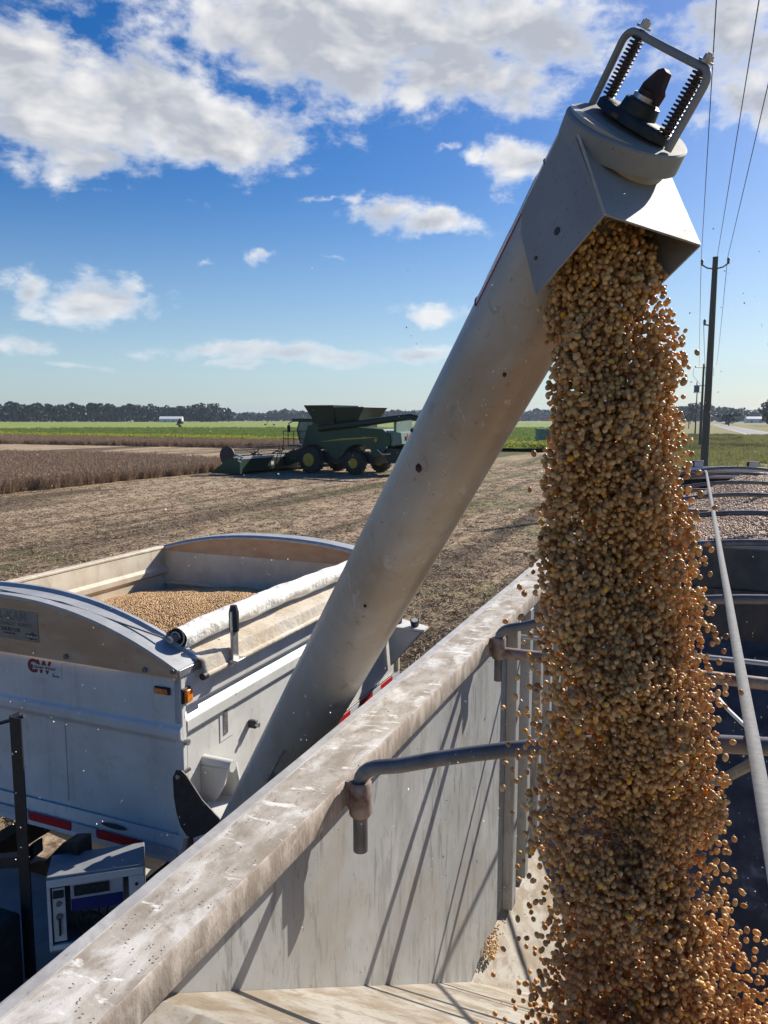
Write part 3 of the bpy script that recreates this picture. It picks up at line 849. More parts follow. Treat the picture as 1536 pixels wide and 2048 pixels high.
for (off, z0, lab, z2, sgn) in ((-.55, 11.0, 'left power line running over the camera to the nearest pole', 10.95, -1.05),
                         (.12, 11.1, 'middle power line running from behind the camera to the pole top', 11.3, 0),
                         (.55, 11.0, 'right power line running from the upper right to the nearest pole', 10.95, 1.05)):
    a = p1 + side * off + Vector((0, 0, z0))
    pts = []
    for i in range(13):
        k = i / 12.0; q = a - wd * (76 * k)
        pts.append(Vector((q.x, q.y, z0 - 4 * .35 * k * (1 - k))))
    wire(pts, lab)
    b = Vector((43.9, 106.0, 0)) + side * sgn + Vector((0, 0, z2))
    pts = [a.lerp(b, i / 12.0) - Vector((0, 0, 4 * .9 * (i / 12.0) * (1 - i / 12.0))) for i in range(13)]
    wire(pts, lab.split(' ')[0] + ' power line sagging between the two nearer poles', .014)
a = p1 + side * -.32 + Vector((0, 0, 8.2)); b = Vector((43.9, 106, 7.9))
wire([a.lerp(b, i / 12.0) - Vector((0, 0, 4 * .6 * (i / 12.0) * (1 - i / 12.0))) for i in range(13)], 'low single wire between the two nearer poles', .014)


# ------------------------------------------------------------------ combine harvester, local frame: +X forward, +Y its left side
def combine():
    hd = R(150)
    o = thing('combine_harvester', 'big green combine harvester with yellow wheel rims cutting soybeans', 'combine harvester', (-4.25, 55.9, 0), hd)
    P = lambda pr, y0, y1, nm, m, **k: MB().prism([(x, y0, z) for x, z in pr], (0, y1 - y0, 0)).build(nm, m, o, smooth=0, **k)
    # body side profile
    prof = [(.9, 1.55), (1.0, 2.1), (.55, 3.35), (-.2, 3.42), (-5.6, 3.12), (-6.1, 2.75), (-6.2, 2.2), (-5.5, 1.5), (-4.9, 1.25), (-4.6, 1.75), (-4.1, 2.05), (-3.4, 2.08), (-2.8, 1.85),
            (-2.3, 1.2), (-1.9, 1.05), (-1.3, 1.3), (-.8, 1.85), (0, 2.05), (.6, 1.9)]
    P(prof, -1.35, 1.35, 'body', M['green'])
    P([(-.4, 2.20), (-2.2, 2.45), (-4.3, 2.58), (-5.3, 2.58), (-4.3, 2.48), (-2.2, 2.34)], 1.353, 1.375, 'side_stripe', M['yellow'])
    P([(-2.02, 1.15), (-1.99, 1.15), (-1.99, 3.1), (-2.02, 3.1)], 1.352, 1.362, 'panel_gap', M['black'])
    P([(-5.05, 2.2), (-4.9, 2.42), (-5.05, 2.5), (-5.2, 2.42)], 1.352, 1.38, 'badge', M['yellow'])
    MB().box((-4.9, -1.2, .75), (.6, 1.2, 1.5)).build('chassis', M['black'], o, smooth=0)
    # straw chopper and pale rear panels
    P([(-5.6, 3.05), (-6.9, 2.9), (-7.0, 2.15), (-6.2, 2.0)], -1.2, 1.2, 'rear_hood', M['utility'])
    P([(-5.3, 1.9), (-7.0, 1.75), (-7.2, .9), (-5.9, .8)], -1.1, 1.1, 'straw_chopper', M['dgreen'])
    MB().box((-6.5, -1.1, 2.95), (-6.3, 1.1, 3.8)).build('rear_screen', M['utility'], o, smooth=0)
    MB().prism([(-7.0, .7, 2.45), (-7.0, .25, 2.45), (-7.0, .47, 2.85)], (-.03, 0, 0)).build('slow_vehicle_triangle', M['red'], o, smooth=0)
    MB().tube([(-5.2, 1.4, 1.75), (-5.8, 1.75, 1.45), (-6.4, 1.75, 1.5)], .035, 6).build('grab_rail', M['white'], o)
    # grain tank with flared extensions
    def flare(x0, x1, y0, y1, z0, z1, fx0, fx1, fy, nm, parent, m):
        mb = MB()
        a = [(x0, y0, z0), (x1, y0, z0), (x1, y1, z0), (x0, y1, z0)]; b = [(x0 + fx0, y0 - fy, z1), (x1 + fx1, y0 - fy, z1), (x1 + fx1, y1 + fy, z1), (x0 + fx0, y1 + fy, z1)]
        mb.add(a + b, [(0, 1, 5, 4), (1, 2, 6, 5), (2, 3, 7, 6), (3, 0, 4, 7)])
        return mb.build(nm, m, parent, smooth=0, solid=.05)
    MB().box((-3.6, -1.3, 3.1), (.2, 1.3, 3.55)).build('grain_tank', M['dgreen'], o, smooth=0)
    flare(-1.7, -.1, -1.3, 1.3, 3.5, 4.75, -.1, .75, .35, 'tank_extension', o, M['dgreen'])
    flare(-3.5, -1.9, -1.3, 1.3, 3.5, 4.6, -.75, .1, .3, 'tank_extension', o, M['dgreen'])
    # cab
    cb = MB().prism([(.55, -1.0, 2.0), (1.45, -1.0, 2.0), (1.75, -1.0, 3.0), (1.55, -1.0, 3.6), (.2, -1.0, 3.6)], (0, 2.0, 0)).build('cab', M['cglass'], o, smooth=0)
    for yy in (-1.02, 1.0):
        MB().tube([(1.45, yy, 2.0), (1.75, yy, 3.0), (1.55, yy, 3.6)], .05, 6).build('pillar', M['black'], cb)
        MB().tube([(.5, yy, 2.0), (.2, yy, 3.6)], .07, 6).build('pillar', M['black'], cb)
    MB().box((-.1, -1.15, 3.6), (2.1, 1.15, 3.82)).build('cab_roof', M['dgreen'], o, bevel=.05)
    MB().tube([(2.0, 1.1, 3.65), (2.15, 1.45, 3.5), (2.15, 1.45, 2.9)], .04, 6).build('mirror_arm', M['black'], o)
    MB().box((2.1, 1.35, 2.85), (2.2, 1.6, 3.35)).build('mirror', M['black'], o, smooth=0)
    # ladder and platform rails
    MB().box((.2, 1.0, 1.85), (1.9, 1.9, 1.95)).build('platform', M['black'], o, smooth=0)
    for x in (.3, .85, 1.4, 1.9, 2.3):
        MB().tube([(x, 1.9, 1.9), (x, 1.9, 2.95)], .03, 5).build('platform_rail', M['black'], o)
    MB().tube([(.3, 1.9, 2.95), (2.3, 1.9, 2.95)], .03, 5).build('platform_rail', M['black'], o)
    MB().tube([(.3, 1.9, 2.4), (2.3, 1.9, 2.4)], .03, 5).build('platform_rail', M['black'], o)
    ld = MB()
    for y_ in (1.95, 2.4): ld.tube([(2.3, y_, 2.0), (2.7, y_, .5)], .03, 5)
    ld.build('ladder', M['black'], o)
    for k in range(5): MB().box((2.3 + k * .09, 1.95, 1.8 - k * .3), (2.42 + k * .09, 2.4, 1.83 - k * .3)).build('rung', M['black'], o, smooth=0)
    # unloading auger folded to the rear, tip rising
    MB().tube([(-.6, 1.55, 3.15), (-3.0, 1.6, 3.4), (-7.8, 1.55, 3.95), (-8.6, 1.55, 3.8)], [.24, .24, .22, .2], 12).build('unloading_auger', M['dgreen'], o)
    # wheels
    def wheel(x, y, rad, wd_, rim):
        w = MB()
        w.tube([(x, y, rad), (x, y + .12 * wd_, rad), (x, y + .2 * wd_, rad), (x, y + .8 * wd_, rad), (x, y + .88 * wd_, rad), (x, y + wd_, rad)], [rim, rad * .90, rad * .965, rad * .965, rad * .90, rim], 36)
        t_ = w.build('wheel', M['tyre'], o)
        lug = MB()
        for k in range(22):
            a = k / 22 * 2 * math.pi
            mt = Matrix.Translation((x, y + wd_ / 2, rad)) @ Matrix.Rotation(a, 4, 'Y')
            lug.box((-.05, -wd_ * .46, rad * .93), (.05, wd_ * .46, rad), mt)
        lug.build('tread', M['tyre'], t_, smooth=0)
        MB().disc((x, y + wd_ * .86, rad), (0, 1, 0), rim, .05 + wd_ * .1, 24).build('rim', M['yellow'], t_)
        MB().disc((x, y + wd_ * .96, rad), (0, 1, 0), rim * .35, .12, 14).build('hub', M['yellow'], t_)
    for yy in (1.35, -2.1):
        wheel(0, yy, .96, .75, .46)
        wheel(-3.6, yy, .80, .6, .34)
    # feeder house and header
    P([(.9, 1.9), (.9, 1.0), (3.0, .35), (3.2, 1.25)], -.75, .75, 'feeder_house', M['dgreen'])
    HW = 6.0
    prof = [(3.0, .25), (3.0, 1.05), (3.15, 1.15), (3.25, .45), (4.4, .12), (4.45, .05), (3.2, .08)]
    P(prof, -HW, HW, 'header_trough', M['dgreen'])
    MB().box((3.0, -HW, 1.08), (3.22, HW, 1.22)).build('header_top_beam', M['silver'], o, smooth=0)
    for s_ in (-1, 1):
        P([(2.8, .1), (2.8, .9), (3.4, 1.25), (3.9, 1.05), (5.2, .25), (5.4, .05)], s_ * HW - .12, s_ * HW + .12, 'end_divider', M['green'])
    MB().box((2.985, 2.2, .55), (2.998, 2.5, .8)).build('warning_sticker', M['white'], o, smooth=0)
    # reel: shaft, bats, fingers, end discs
    cx, cz, rr_ = 4.05, 1.30, .55
    reel = MB().tube([(cx, -HW + .2, cz), (cx, HW - .2, cz)], .08, 8).build('reel_shaft', M['black'], o)
    for k in range(6):
        a = k / 6 * 2 * math.pi + .3
        x, z = cx + rr_ * math.cos(a), cz + rr_ * math.sin(a)
        MB().tube([(x, -HW + .2, z), (x, HW - .2, z)], .03, 5).build('reel_bat', M['black'], reel)
        fg = MB()
        for j in range(76):
            y = -HW + .3 + j * (2 * HW - .6) / 75
            fg.tube([(x, y, z), (x - .06, y, z - .26)], .012, 4)
        fg.build('tine_row', M['black'], reel, kind='stuff')
    for y in (-HW + .2, -3.0, 0, 3.0, HW - .2):
        dm = MB()
        for k in range(6):
            a = k / 6 * 2 * math.pi + .3
            dm.tube([(cx, y, cz), (cx + rr_ * math.cos(a), y, cz + rr_ * math.sin(a))], .035, 5)
        dm.build('reel_spider', M['black'], reel)
    MB().disc((cx, HW - .1, cz), (0, 1, 0), .66, .06, 24).build('reel_end_shield', M['black'], reel)
    MB().tube([(2.9, HW - .35, 1.2), (3.5, HW - .35, 1.35), (cx, HW - .35, cz)], .07, 6).build('reel_arm', M['silver'], o)
    for y in (-3.4, -1.0, 1.0, 3.4):
        MB().tube([(3.05, y, 1.15), (3.5, y, 1.5), (cx, y, cz)], .05, 6).build('reel_arm', M['dgreen'], o)


combine()

# ------------------------------------------------------------------ grain trailer (receives the stream); coordinates (r, t, z)
TB = (.4, 6.0, 0)
trl = frame_thing('grain_trailer', 'long open-topped aluminium grain trailer being filled with soybeans', 'grain trailer', TB)
def tp(mb, name, m, **k): return mb.build(name, m, k.pop('parent', trl), off=TB, **k)
T0, T1 = .30, 12.0
def q(r0, r1, z0, z1, t0=T0, t1=T1): return MB().box((r0, t0, z0), (r1, t1, z1))
# left rail: flat top, outer strip, inner lip
def wavy_rail(sign, rin, rout, name_top):
    # slightly hammered top: grid with tiny dents
    n = 160
    def fn(u, v):
        t_ = T0 + (T1 - T0) * u; r_ = rin + (rout - rin) * v
        d = .0016 * math.sin(t_ * 9 + r_ * 30) + .0012 * math.sin(t_ * 23 + 1.3)
        return (r_ + (.0018 * math.sin(t_ * 17) if v < .01 else 0), t_, 2.90 + d)
    return fn
ra, rb = -.945, -.80
mb = MB(); top = []
nT = 180
sec = lambda t_: [(-.946, 2.868), (-.946, 2.899), (-.86, 2.9005), (-.812, 2.900), (-.803, 2.897), (-.800, 2.889), (-.800, 2.836), (-.803, 2.832), (-.835, 2.832), (-.835, 2.868)]
def extrude(section, t0, t1, n, jit=0.0, rs=1):
    rr = np.random.default_rng(rs); mb = MB(); k = len(section); vs = []
    for i in range(n + 1):
        t_ = t0 + (t1 - t0) * i / n
        w1 = jit * (math.sin(t_ * 5.1) * .5 + math.sin(t_ * 13.7 + 2) * .3 + rr.normal(0, .35))
        w2 = jit * (math.sin(t_ * 4.3 + 1) * .5 + rr.normal(0, .35))
        for (r_, z_) in section: vs.append((r_ + w1, t_, z_ + w2 * .7))
    fs = [(i * k + j, i * k + (j + 1) % k, (i + 1) * k + (j + 1) % k, (i + 1) * k + j) for i in range(n) for j in range(k)]
    fs += [tuple(range(k)), tuple(range(n * k, n * k + k))[::-1]]
    return mb.add(vs, fs)
SEC_TOP = [(-.944, 2.862), (-.944, 2.899), (-.86, 2.9005), (-.806, 2.900), (-.806, 2.862)]
SEC_LIP = [(-.8055, 2.8995), (-.802, 2.8985), (-.8, 2.893), (-.8, 2.833), (-.803, 2.829), (-.846, 2.829), (-.846, 2.836), (-.8055, 2.838)]
SEC_STRIP = [(-.981, 2.80), (-.981, 2.892), (-.977, 2.897), (-.950, 2.897), (-.9475, 2.893), (-.9475, 2.80)]
mir = lambda s_: [(.8 - r_, z_) for r_, z_ in s_]
for nm, s_, m_, j in (('top_rail', SEC_TOP, M['rail'], .0012), ('rail_lip', SEC_LIP, M['rail_side'], .0012), ('edge_strip', SEC_STRIP, M['rail_strip'], .0010)):
    tp(extrude(s_, T0, T1, 220, j), nm, m_, smooth=50)
    tp(extrude(mir(s_), T0, T1, 60, j), nm, m_, smooth=50)
# rivets along the strip
riv = MB()
# inner walls
WL = -.85; WR = 1.65
def wall_poly(t_a, t_b): return [(t_a, 2.86), (t_b, 2.86), (t_b, 1.35), (t_a, 1.35)]
tp(MB().prism([(WL, a, b) for a, b in [(.93, 2.86), (T1, 2.86), (T1, 1.33), (.93, 1.33)]], (-.01, 0, 0)), 'side_wall', M['wall'], smooth=0)
tp(MB().prism([(WR, a, b) for a, b in [(.93, 2.86), (T1, 2.86), (T1, 1.33), (.93, 1.33)]], (.01, 0, 0)), 'side_wall', M['wall'], smooth=0)
tp(MB().box((-.978, T0, 1.15), (-.962, T1, 2.80)), 'outer_skin', M['alu'], smooth=0)
tp(MB().box((1.762, T0, 1.15), (1.778, T1, 2.80)), 'outer_skin', M['alu'], smooth=0)
# seam between two wall sheets
tp(MB().box((WL, 1.6, 2.10), (WL + .004, 1.62, 2.83)), 'wall_seam', M['wall'], smooth=0) if False else None
# upright posts standing proud of the wall
for i in range(27):
    t_ = 3.545 + i * .295
    if t_ > 11.8: break
    for (ra_, rb_) in ((WL + .0005, WL + .052), (WR - .052, WR - .0005)):
        tp(MB().prism([(ra_ if ra_ < 0 else rb_, t_, 0), (ra_ if ra_ < 0 else rb_, t_ + .09, 0), (rb_ if ra_ < 0 else ra_, t_ + .08, 0), (rb_ if ra_ < 0 else ra_, t_ + .01, 0)], (0, 0, .001)) if False else
           MB().box((ra_, t_, 1.36), (rb_, t_ + .075, 2.828)), 'upright_post', M['wall'], smooth=0, bevel=.004)
# slope sheets, hopper 1 (t .93 .. 6.2) and hopper 2
def slope(t_a, z_a, t_b, z_b, nm, m_):
    tp(MB().prism([(WL + .001, t_a, z_a), (WL + .001, t_b, z_b), (WL + .001, t_b, z_b - .012), (WL + .001, t_a, z_a - .012)], (WR - WL - .002, 0, 0)), nm, m_, smooth=0)
tp(MB().box((WL + .001, .5, 2.812), (WR - .001, .953, 2.8245)), 'rear_ledge', M['slope'], smooth=0)
slope(.953, 2.8235, 3.86, .742, 'slope_sheet', M['slope'])
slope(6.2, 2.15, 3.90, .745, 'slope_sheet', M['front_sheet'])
slope(6.22, 2.15, 9.0, .745, 'slope_sheet', M['slope'])
slope(12.0, 2.3, 9.1, .745, 'slope_sheet', M['slope'])
for (ta, tb) in ((2.95, 5.9), (6.5, 11.9)):
    tp(MB().prism([(WL + .002, ta, 1.36), (WL + .6, ta, .72), (WL + .6, ta, .705), (WL + .002, ta, 1.345)], (0, tb - ta, 0)), 'side_slope', M['slope'], smooth=0)
    tp(MB().prism([(WR - .002, ta, 1.36), (WR - .6, ta, .72), (WR - .6, ta, .705), (WR - .002, ta, 1.345)], (0, tb - ta, 0)), 'side_slope', M['slope'], smooth=0)
tp(MB().box((-.26, 2.9, .60), (1.06, 5.9, .70)), 'discharge_gate', M['sheet_dark'], smooth=0)
tp(MB().box((-.26, 8.0, .60), (1.06, 10.5, .70)), 'discharge_gate', M['sheet_dark'], smooth=0)
# divider with its top pipe
tp(MB().box((WL + .002, 6.20, 2.14), (WR - .002, 6.215, 2.86)), 'divider_panel', M['sheet_dark'], smooth=0)
tp(MB().tube([(WL, 6.2, 2.87), (WR, 6.2, 2.87)], .028, 10), 'divider_pipe', M['alu_cap'])
tp(MB().box((WL + .002, 6.17, 2.50), (WR - .002, 6.198, 2.54)), 'divider_rib', M['sheet_dark'], smooth=0)
tp(MB().box((WL - .1, .77, 1.9), (WR + .1, .785, 2.86)), 'rear_panel', M['wall'], smooth=0)
tp(MB().box((WL - .1, 12.0, 1.9), (WR + .1, 12.02, 3.0)), 'front_panel', M['sheet_dark'], smooth=0)
# front arch and cap
arc = [(WL - .1 + (WR - WL + .2) * i / 24, 2.90 + .17 * (1 - (2 * i / 24 - 1) ** 2) ** .8) for i in range(25)]
tp(MB().prism([(r_, 12.0, z_) for r_, z_ in arc] + [(WR + .1, 12.0, 2.80), (WL - .1, 12.0, 2.80)], (0, .03, 0)), 'arch_panel', M['sheet_dark'], smooth=0)
tp(MB().tube([(r_, 12.0, z_ + .02) for r_, z_ in arc], .045, 10), 'arch_cap', M['white'])
tp(MB().tube([(r_, 11.7, z_ - .07) for r_, z_ in arc], .02, 8), 'arch_rail', M['alu_cap'])
for r_ in (-.13, .585):
    w_ = tp(MB().box((r_ - .075, 12.02, 3.10), (r_ + .075, 12.13, 3.20)), 'marker_housing', M['black'], bevel=.01)
    tp(MB().box((r_ - .045, 12.005, 3.115), (r_ + .07, 12.018, 3.19)), 'marker_lens', M['silver'], parent=w_, smooth=0)
# bows
def bow_z(r_): return 2.915 + .245 * (1 - ((r_ - .4) / 1.18) ** 2)
bows = [1.66, 3.04, 4.44, 5.84, 7.24, 8.64, 10.04, 11.2]
for i, t_ in enumerate(bows):
    pts = [(-.762, t_, 2.72), (-.762, t_, 2.90)]
    for k in range(1, 6):
        a = k / 6 * math.pi / 2
        pts.append((-.762 + .085 * (1 - math.cos(a)), t_, 2.90 + .055 * math.sin(a)))
    for k in range(25):
        r_ = -.655 + 2.12 * k / 24
        pts.append((r_, t_, bow_z(r_)))
    pts += [(1.54, t_, 2.94), (1.562, t_, 2.90), (1.562, t_, 2.72)]
    b_ = tp(MB().tube(pts, .0185, 12), 'bow', M['bow'], smooth=60)
    for (rr_, sg) in ((-.762, -1), (1.562, 1)):
        s_ = tp(MB().tube([(rr_, t_, 2.815), (rr_, t_, 2.822), (rr_, t_, 2.9), (rr_, t_, 2.905)], [.026, .029, .029, .026], 14), 'bow_sleeve', M['rusty'], parent=b_)
        tp(MB().prism([(rr_ + sg * .024, t_ - .006, 2.82), (rr_ + sg * .040, t_ - .006, 2.84), (rr_ + sg * .040, t_ - .006, 2.898), (rr_ + sg * .02, t_ - .006, 2.898)], (0, .012, 0)), 'sleeve_plate', M['rusty'], parent=b_, smooth=0)
for t_ in (3.04, 8.66, 11.3):
    tp(MB().tube([(-.80, t_ + .01, 2.838), (1.6, t_ + .01, 2.838)], .024, 12), 'cross_pipe', M['rusty'])
tp(MB().tube([(WL, 3.72, 2.72), (WR, 3.72, 2.72)], .012, 8), 'cross_pipe', M['alu_cap'])
# strap over the bows
mb = MB(); vs = []; n = 80
for i in range(n + 1):
    t_ = .35 + (11.95 - .35) * i / n
    ks = [b for b in bows]
    zz = bow_z(.1) + .0205
    if t_ > 10.04: zz = zz + (3.09 - zz) * (t_ - 10.04) / (11.95 - 10.04)
    pr = max([0.0] + [b for b in bows if b <= t_]); nx = min([b for b in bows if b > t_] + [12.2])
    sag = .004 * math.sin(math.pi * (t_ - pr) / max(nx - pr, .1)) if pr > 0 else 0.0
    tw = .001 * math.sin(t_ * 1.7)
    rc = .132 - .0142 * t_
    vs += [(rc - .013, t_, zz - sag + tw), (rc + .013, t_, zz - sag - tw)]
mb.add(vs, [(2 * i, 2 * i + 1, 2 * i + 3, 2 * i + 2) for i in range(n)])
tp(mb, 'tarp_strap', M['strap'], solid=.003)
tp(MB().box((.05, 11.86, 3.085), (.12, 11.93, 3.12)), 'strap_ratchet', M['black'], bevel=.006)
tp(MB().tube([(.047, 2.2, 3.061), (.075, 2.1, 3.06), (.13, 1.9, 3.075), (.19, 1.7, 3.10)], .005, 6), 'tie_rope', M['white'])
tp(MB().tube([(.0, 2.0, 2.90), (.061, 1.9, 2.952), (.125, 1.72, 3.09)], .012, 8), 'bow_brace', M['bow'])
# running gear, seen only from elsewhere
tp(MB().box((-.1, .4, .95), (.0, 12.0, 1.12)), 'frame_beam', M['black'], smooth=0)
tp(MB().box((.8, .4, .95), (.9, 12.0, 1.12)), 'frame_beam', M['black'], smooth=0)
for t_ in (.9, 2.1):
    for r_ in (-.95, 1.45):
        w_ = tp(MB().tube([(r_, t_, .52), (r_ + .03, t_, .52), (r_ + .27, t_, .52), (r_ + .3, t_, .52)], [.4, .52, .52, .4], 28), 'wheel', M['tyre'])
        tp(MB().tube([(r_ - .01, t_, .52), (r_ + .31, t_, .52)], .28, 20), 'rim', M['alu'], parent=w_)

# ------------------------------------------------------------------ weigh wagon
WB = (-3.19, 4.0, 0)
wg = frame_thing('weigh_wagon', 'white grain weigh wagon half full of soybeans beside the trailer', 'grain wagon', WB)
def wp(mb, name, m, **k): return mb.build(name, m, k.pop('parent', wg), off=WB, **k)
RR, RL, TA, TC = -2.10, -4.28, 2.68, 5.28
# rear wall with pressed ledge; section in (t, z) extruded across
rear = [(TA, 2.665), (TA, 2.445), (TA - .018, 2.425), (TA - .018, 2.385), (TA + .012, 2.355), (TA + .012, 1.90), (TA + .03, 1.90), (TA + .03, 2.665)]
wp(MB().prism([(RL, a, b) for a, b in rear], (RR - RL, 0, 0)), 'rear_wall', M['wagon'], smooth=0, bevel=.006)
wp(MB().box((-2.92, TA + .008, 1.95), (-2.80, TA + .0115, 2.35)), 'pressed_rib', M['wagon'], bevel=.004)
wp(MB().box((-3.9, TA + .008, 1.95), (-3.78, TA + .0115, 2.35)), 'pressed_rib', M['wagon'], bevel=.004)
rightw = [(RR, 2.665), (RR, 2.525), (RR - .03, 2.505), (RR - .03, 2.49), (RR + .004, 2.455), (RR + .004, 2.405), (RR - .022, 2.385), (RR - .022, 1.90), (RR - .045, 1.90), (RR - .045, 2.665)]
wp(MB().prism([(a, TA + .031, b) for a, b in rightw], (0, TC - TA - .031, 0)), 'side_wall', M['wagon'], smooth=0, bevel=.004)
wp(MB().prism([(a, TA + .0, b) for a, b in [(RR, 2.665), (RR + .002, 1.91), (RR - .04, 1.91), (RR - .04, 2.665)]], (0, .0305, 0)), 'corner_post', M['wagon'], smooth=0, bevel=.004)
leftw = [(RL, 2.70), (RL + .03, 2.70), (RL + .03, 2.56), (RL + .055, 2.54), (RL + .055, 2.50), (RL + .03, 2.48), (RL + .03, 1.9), (RL, 1.9)]
wp(MB().prism([(a, TA, b) for a, b in leftw], (0, TC - TA, 0)), 'side_wall', M['wagon_in'], smooth=0, bevel=.004)
wp(MB().box((RL - .03, TA, 2.70), (RL + .035, TC, 2.722)), 'side_rim', M['tarp'], bevel=.006)
wp(MB().box((RL, TC, 1.9), (RR, TC + .025, 2.68)), 'front_wall', M['wagon_in'], smooth=0)
wp(MB().box((RL + .03, TC - .035, 2.40), (RR, TC, 2.43)), 'inner_ledge', M['wagon_in'], bevel=.006)
# arched end boards
def arch_poly(t_, zb, h, n=28, z0=2.695):
    up = [(RL - .01 + (RR + .012 - RL) * i / n, t_, z0 + h * (1 - abs(2 * i / n - 1) ** 2.25)) for i in range(n + 1)]
    return up
up = arch_poly(TA - .02, 2.67, .25)
wp(MB().prism(up + [(RR + .002, TA - .02, 2.665), (RL - .01, TA - .02, 2.665)], (0, .006, 0)), 'end_board', M['tan'], smooth=0)
rim = MB(); n = len(up); vs = []
for (r_, t_, z_) in up:
    vs += [(r_, TA - .022, z_ - .004), (r_, TA - .022, z_ + .012), (r_, TA + .11, z_ + .014), (r_, TA + .125, z_ + .03), (r_, TA + .145, z_ + .03), (r_, TA + .145, z_ - .004)]
fs = [(i * 6 + j, i * 6 + (j + 1) % 6, (i + 1) * 6 + (j + 1) % 6, (i + 1) * 6 + j) for i in range(n - 1) for j in range(6)]
fs += [tuple(range(6)), tuple(range((n - 1) * 6, n * 6))]
wp(rim.add(vs, fs), 'arched_cap', M['alu_cap'], smooth=30)
up2 = arch_poly(TC, 2.67, .15)
wp(MB().prism(up2 + [(RR, TC, 2.68), (RL, TC, 2.68)], (0, .01, 0)), 'end_board', M['tan'], smooth=0, label='dusty arched board at the far end of the wagon')
rim = MB(); vs = []
for (r_, t_, z_) in up2:
    vs += [(r_, TC - .03, z_ - .01), (r_, TC - .03, z_ + .006), (r_, TC - .01, z_ + .022), (r_, TC + .12, z_ + .022), (r_, TC + .13, z_ - .004), (r_, TC + .12, z_ - .01)]
wp(rim.add(vs, fs), 'arched_cap', M['alu_cap'], smooth=30)
for (r_, z_) in ((-2.736, 2.693), (-2.275, 2.688), (-2.12, 2.70), (-3.3, 2.693)):
    wp(MB().disc((r_, TA - .02, z_), (0, -1, 0), .012, .012, 10), 'bolt', M['ink_grey'])
# corner bracket under the tarp
wp(MB().box((RR - .16, TA - .016, 2.668), (RR + .008, TA + .22, 2.704)), 'corner_bracket', M['alu'], bevel=.003)
# tarp flap over the rim with wrinkles
def flap(u, v):
    t_ = 2.79 + (5.2 - 2.79) * u
    wob = .006 * math.sin(t_ * 7) + .004 * math.sin(t_ * 17 + v * 3)
    if v < .35:
        k = v / .35; r_ = -2.34 + .27 * k; z_ = 2.728 - .006 * k + wob * .6
    else:
        k = (v - .35) / .65; r_ = -2.07 + .015 * k + wob; z_ = 2.722 - .082 * k
    return (r_, t_, z_)
wp(MB().grid(90, 14, flap), 'tarp_flap', M['tarp'], solid=.004, smooth=60)
for k_ in range(3):
    pass
# rolled tarp
vs = []; ns = 90; sg = 22
for i in range(ns + 1):
    t_ = 2.79 + (5.24 - 2.79) * i / ns
    c_ = Vector((-2.21 + .006 * math.sin(t_ * 3), t_, 2.805 + .006 * math.sin(t_ * 2.2)))
    for k in range(sg):
        a = 2 * math.pi * k / sg
        rad = .050 + .0030 * math.sin(3 * a + t_ * 5.1) * math.sin(t_ * 4) + .0022 * math.sin(5 * a - t_ * 11) + .002 * math.sin(t_ * 23 + a)
        rad *= (1.0 + .25 * max(0, math.cos(a + .5)) * (.6 + .4 * math.sin(t_ * 2.1)))
        vs.append((c_.x + rad * math.cos(a) * 1.12, t_, c_.z + rad * math.sin(a) * .95))
fs = [(i * sg + k, i * sg + (k + 1) % sg, (i + 1) * sg + (k + 1) % sg, (i + 1) * sg + k) for i in range(ns) for k in range(sg)]
roll = wp(MB().add(vs, fs), 'rolled_tarp', M['tarp_roll'], smooth=60)
sp = [(-2.21 + (.018 + .004 * a / 1.0) * math.cos(a), 2.80, 2.805 + (.018 + .004 * a) * math.sin(a)) for a in np.linspace(0, 7.5, 46)]
wp(MB().tube(sp, .0035, 5), 'tarp_spiral', M['tarp'], parent=roll)
wp(MB().disc((-2.21, 2.815, 2.805), (0, -1, 0), .046, .004, 22), 'roll_end', M['rubber'], parent=roll)
wp(MB().disc((-2.215, 2.81, 2.803), (0, -1, 0), .018, .05, 16), 'roll_axle', M['alu'], parent=roll)
wp(MB().tube([(-2.215, 2.76, 2.803), (-2.5, 2.73, 2.87), (-2.8, 2.71, 2.935), (-3.2, 2.7, 2.965)], .0045, 6), 'bungee_rope', M['rope'])
# latch standing up beside the roll
lt = wp(MB().box((-2.045, 2.985, 2.66), (-2.03, 3.035, 2.90)), 'tarp_stop', M['zinc'], bevel=.004)
wp(MB().tube([(-2.0375, 3.01, 2.80), (-2.0375, 3.01, 2.89), (-2.0375, 3.01, 2.925)], [.024, .025, .016], 12), 'stop_grip', M['black'], parent=lt)
wp(MB().box((-2.07, 2.97, 2.655), (-2.0, 3.05, 2.668)), 'stop_foot', M['zinc'], parent=lt, bevel=.003)
rod = wp(MB().tube([(-2.052, 2.80, 2.648), (-2.052, 5.2, 2.648)], .013, 10), 'tarp_rod', M['tarp'])
wp(MB().disc((-2.052, 2.802, 2.648), (0, -1, 0), .017, .03, 12), 'rod_end', M['black'], parent=rod)
# lamps
def lamp(mb1, mb2, lab):
    a_ = wp(mb1, 'marker_lamp', M['black'], bevel=.004, label=lab); wp(mb2, 'lamp_lens', M['amber'], parent=a_, bevel=.006)
lamp(MB().box((-2.240, TA - .012, 2.580), (-2.155, TA - .0005, 2.614)), MB().box((-2.234, TA - .024, 2.584), (-2.161, TA - .0125, 2.610)), 'amber marker lamp on the shaded rear wall')
lamp(MB().box((RR + .0005, 2.675, 2.545), (RR + .012, 2.735, 2.615)), MB().box((RR + .0125, 2.682, 2.550), (RR + .030, 2.728, 2.610)), 'amber marker lamp on the sunlit side wall')
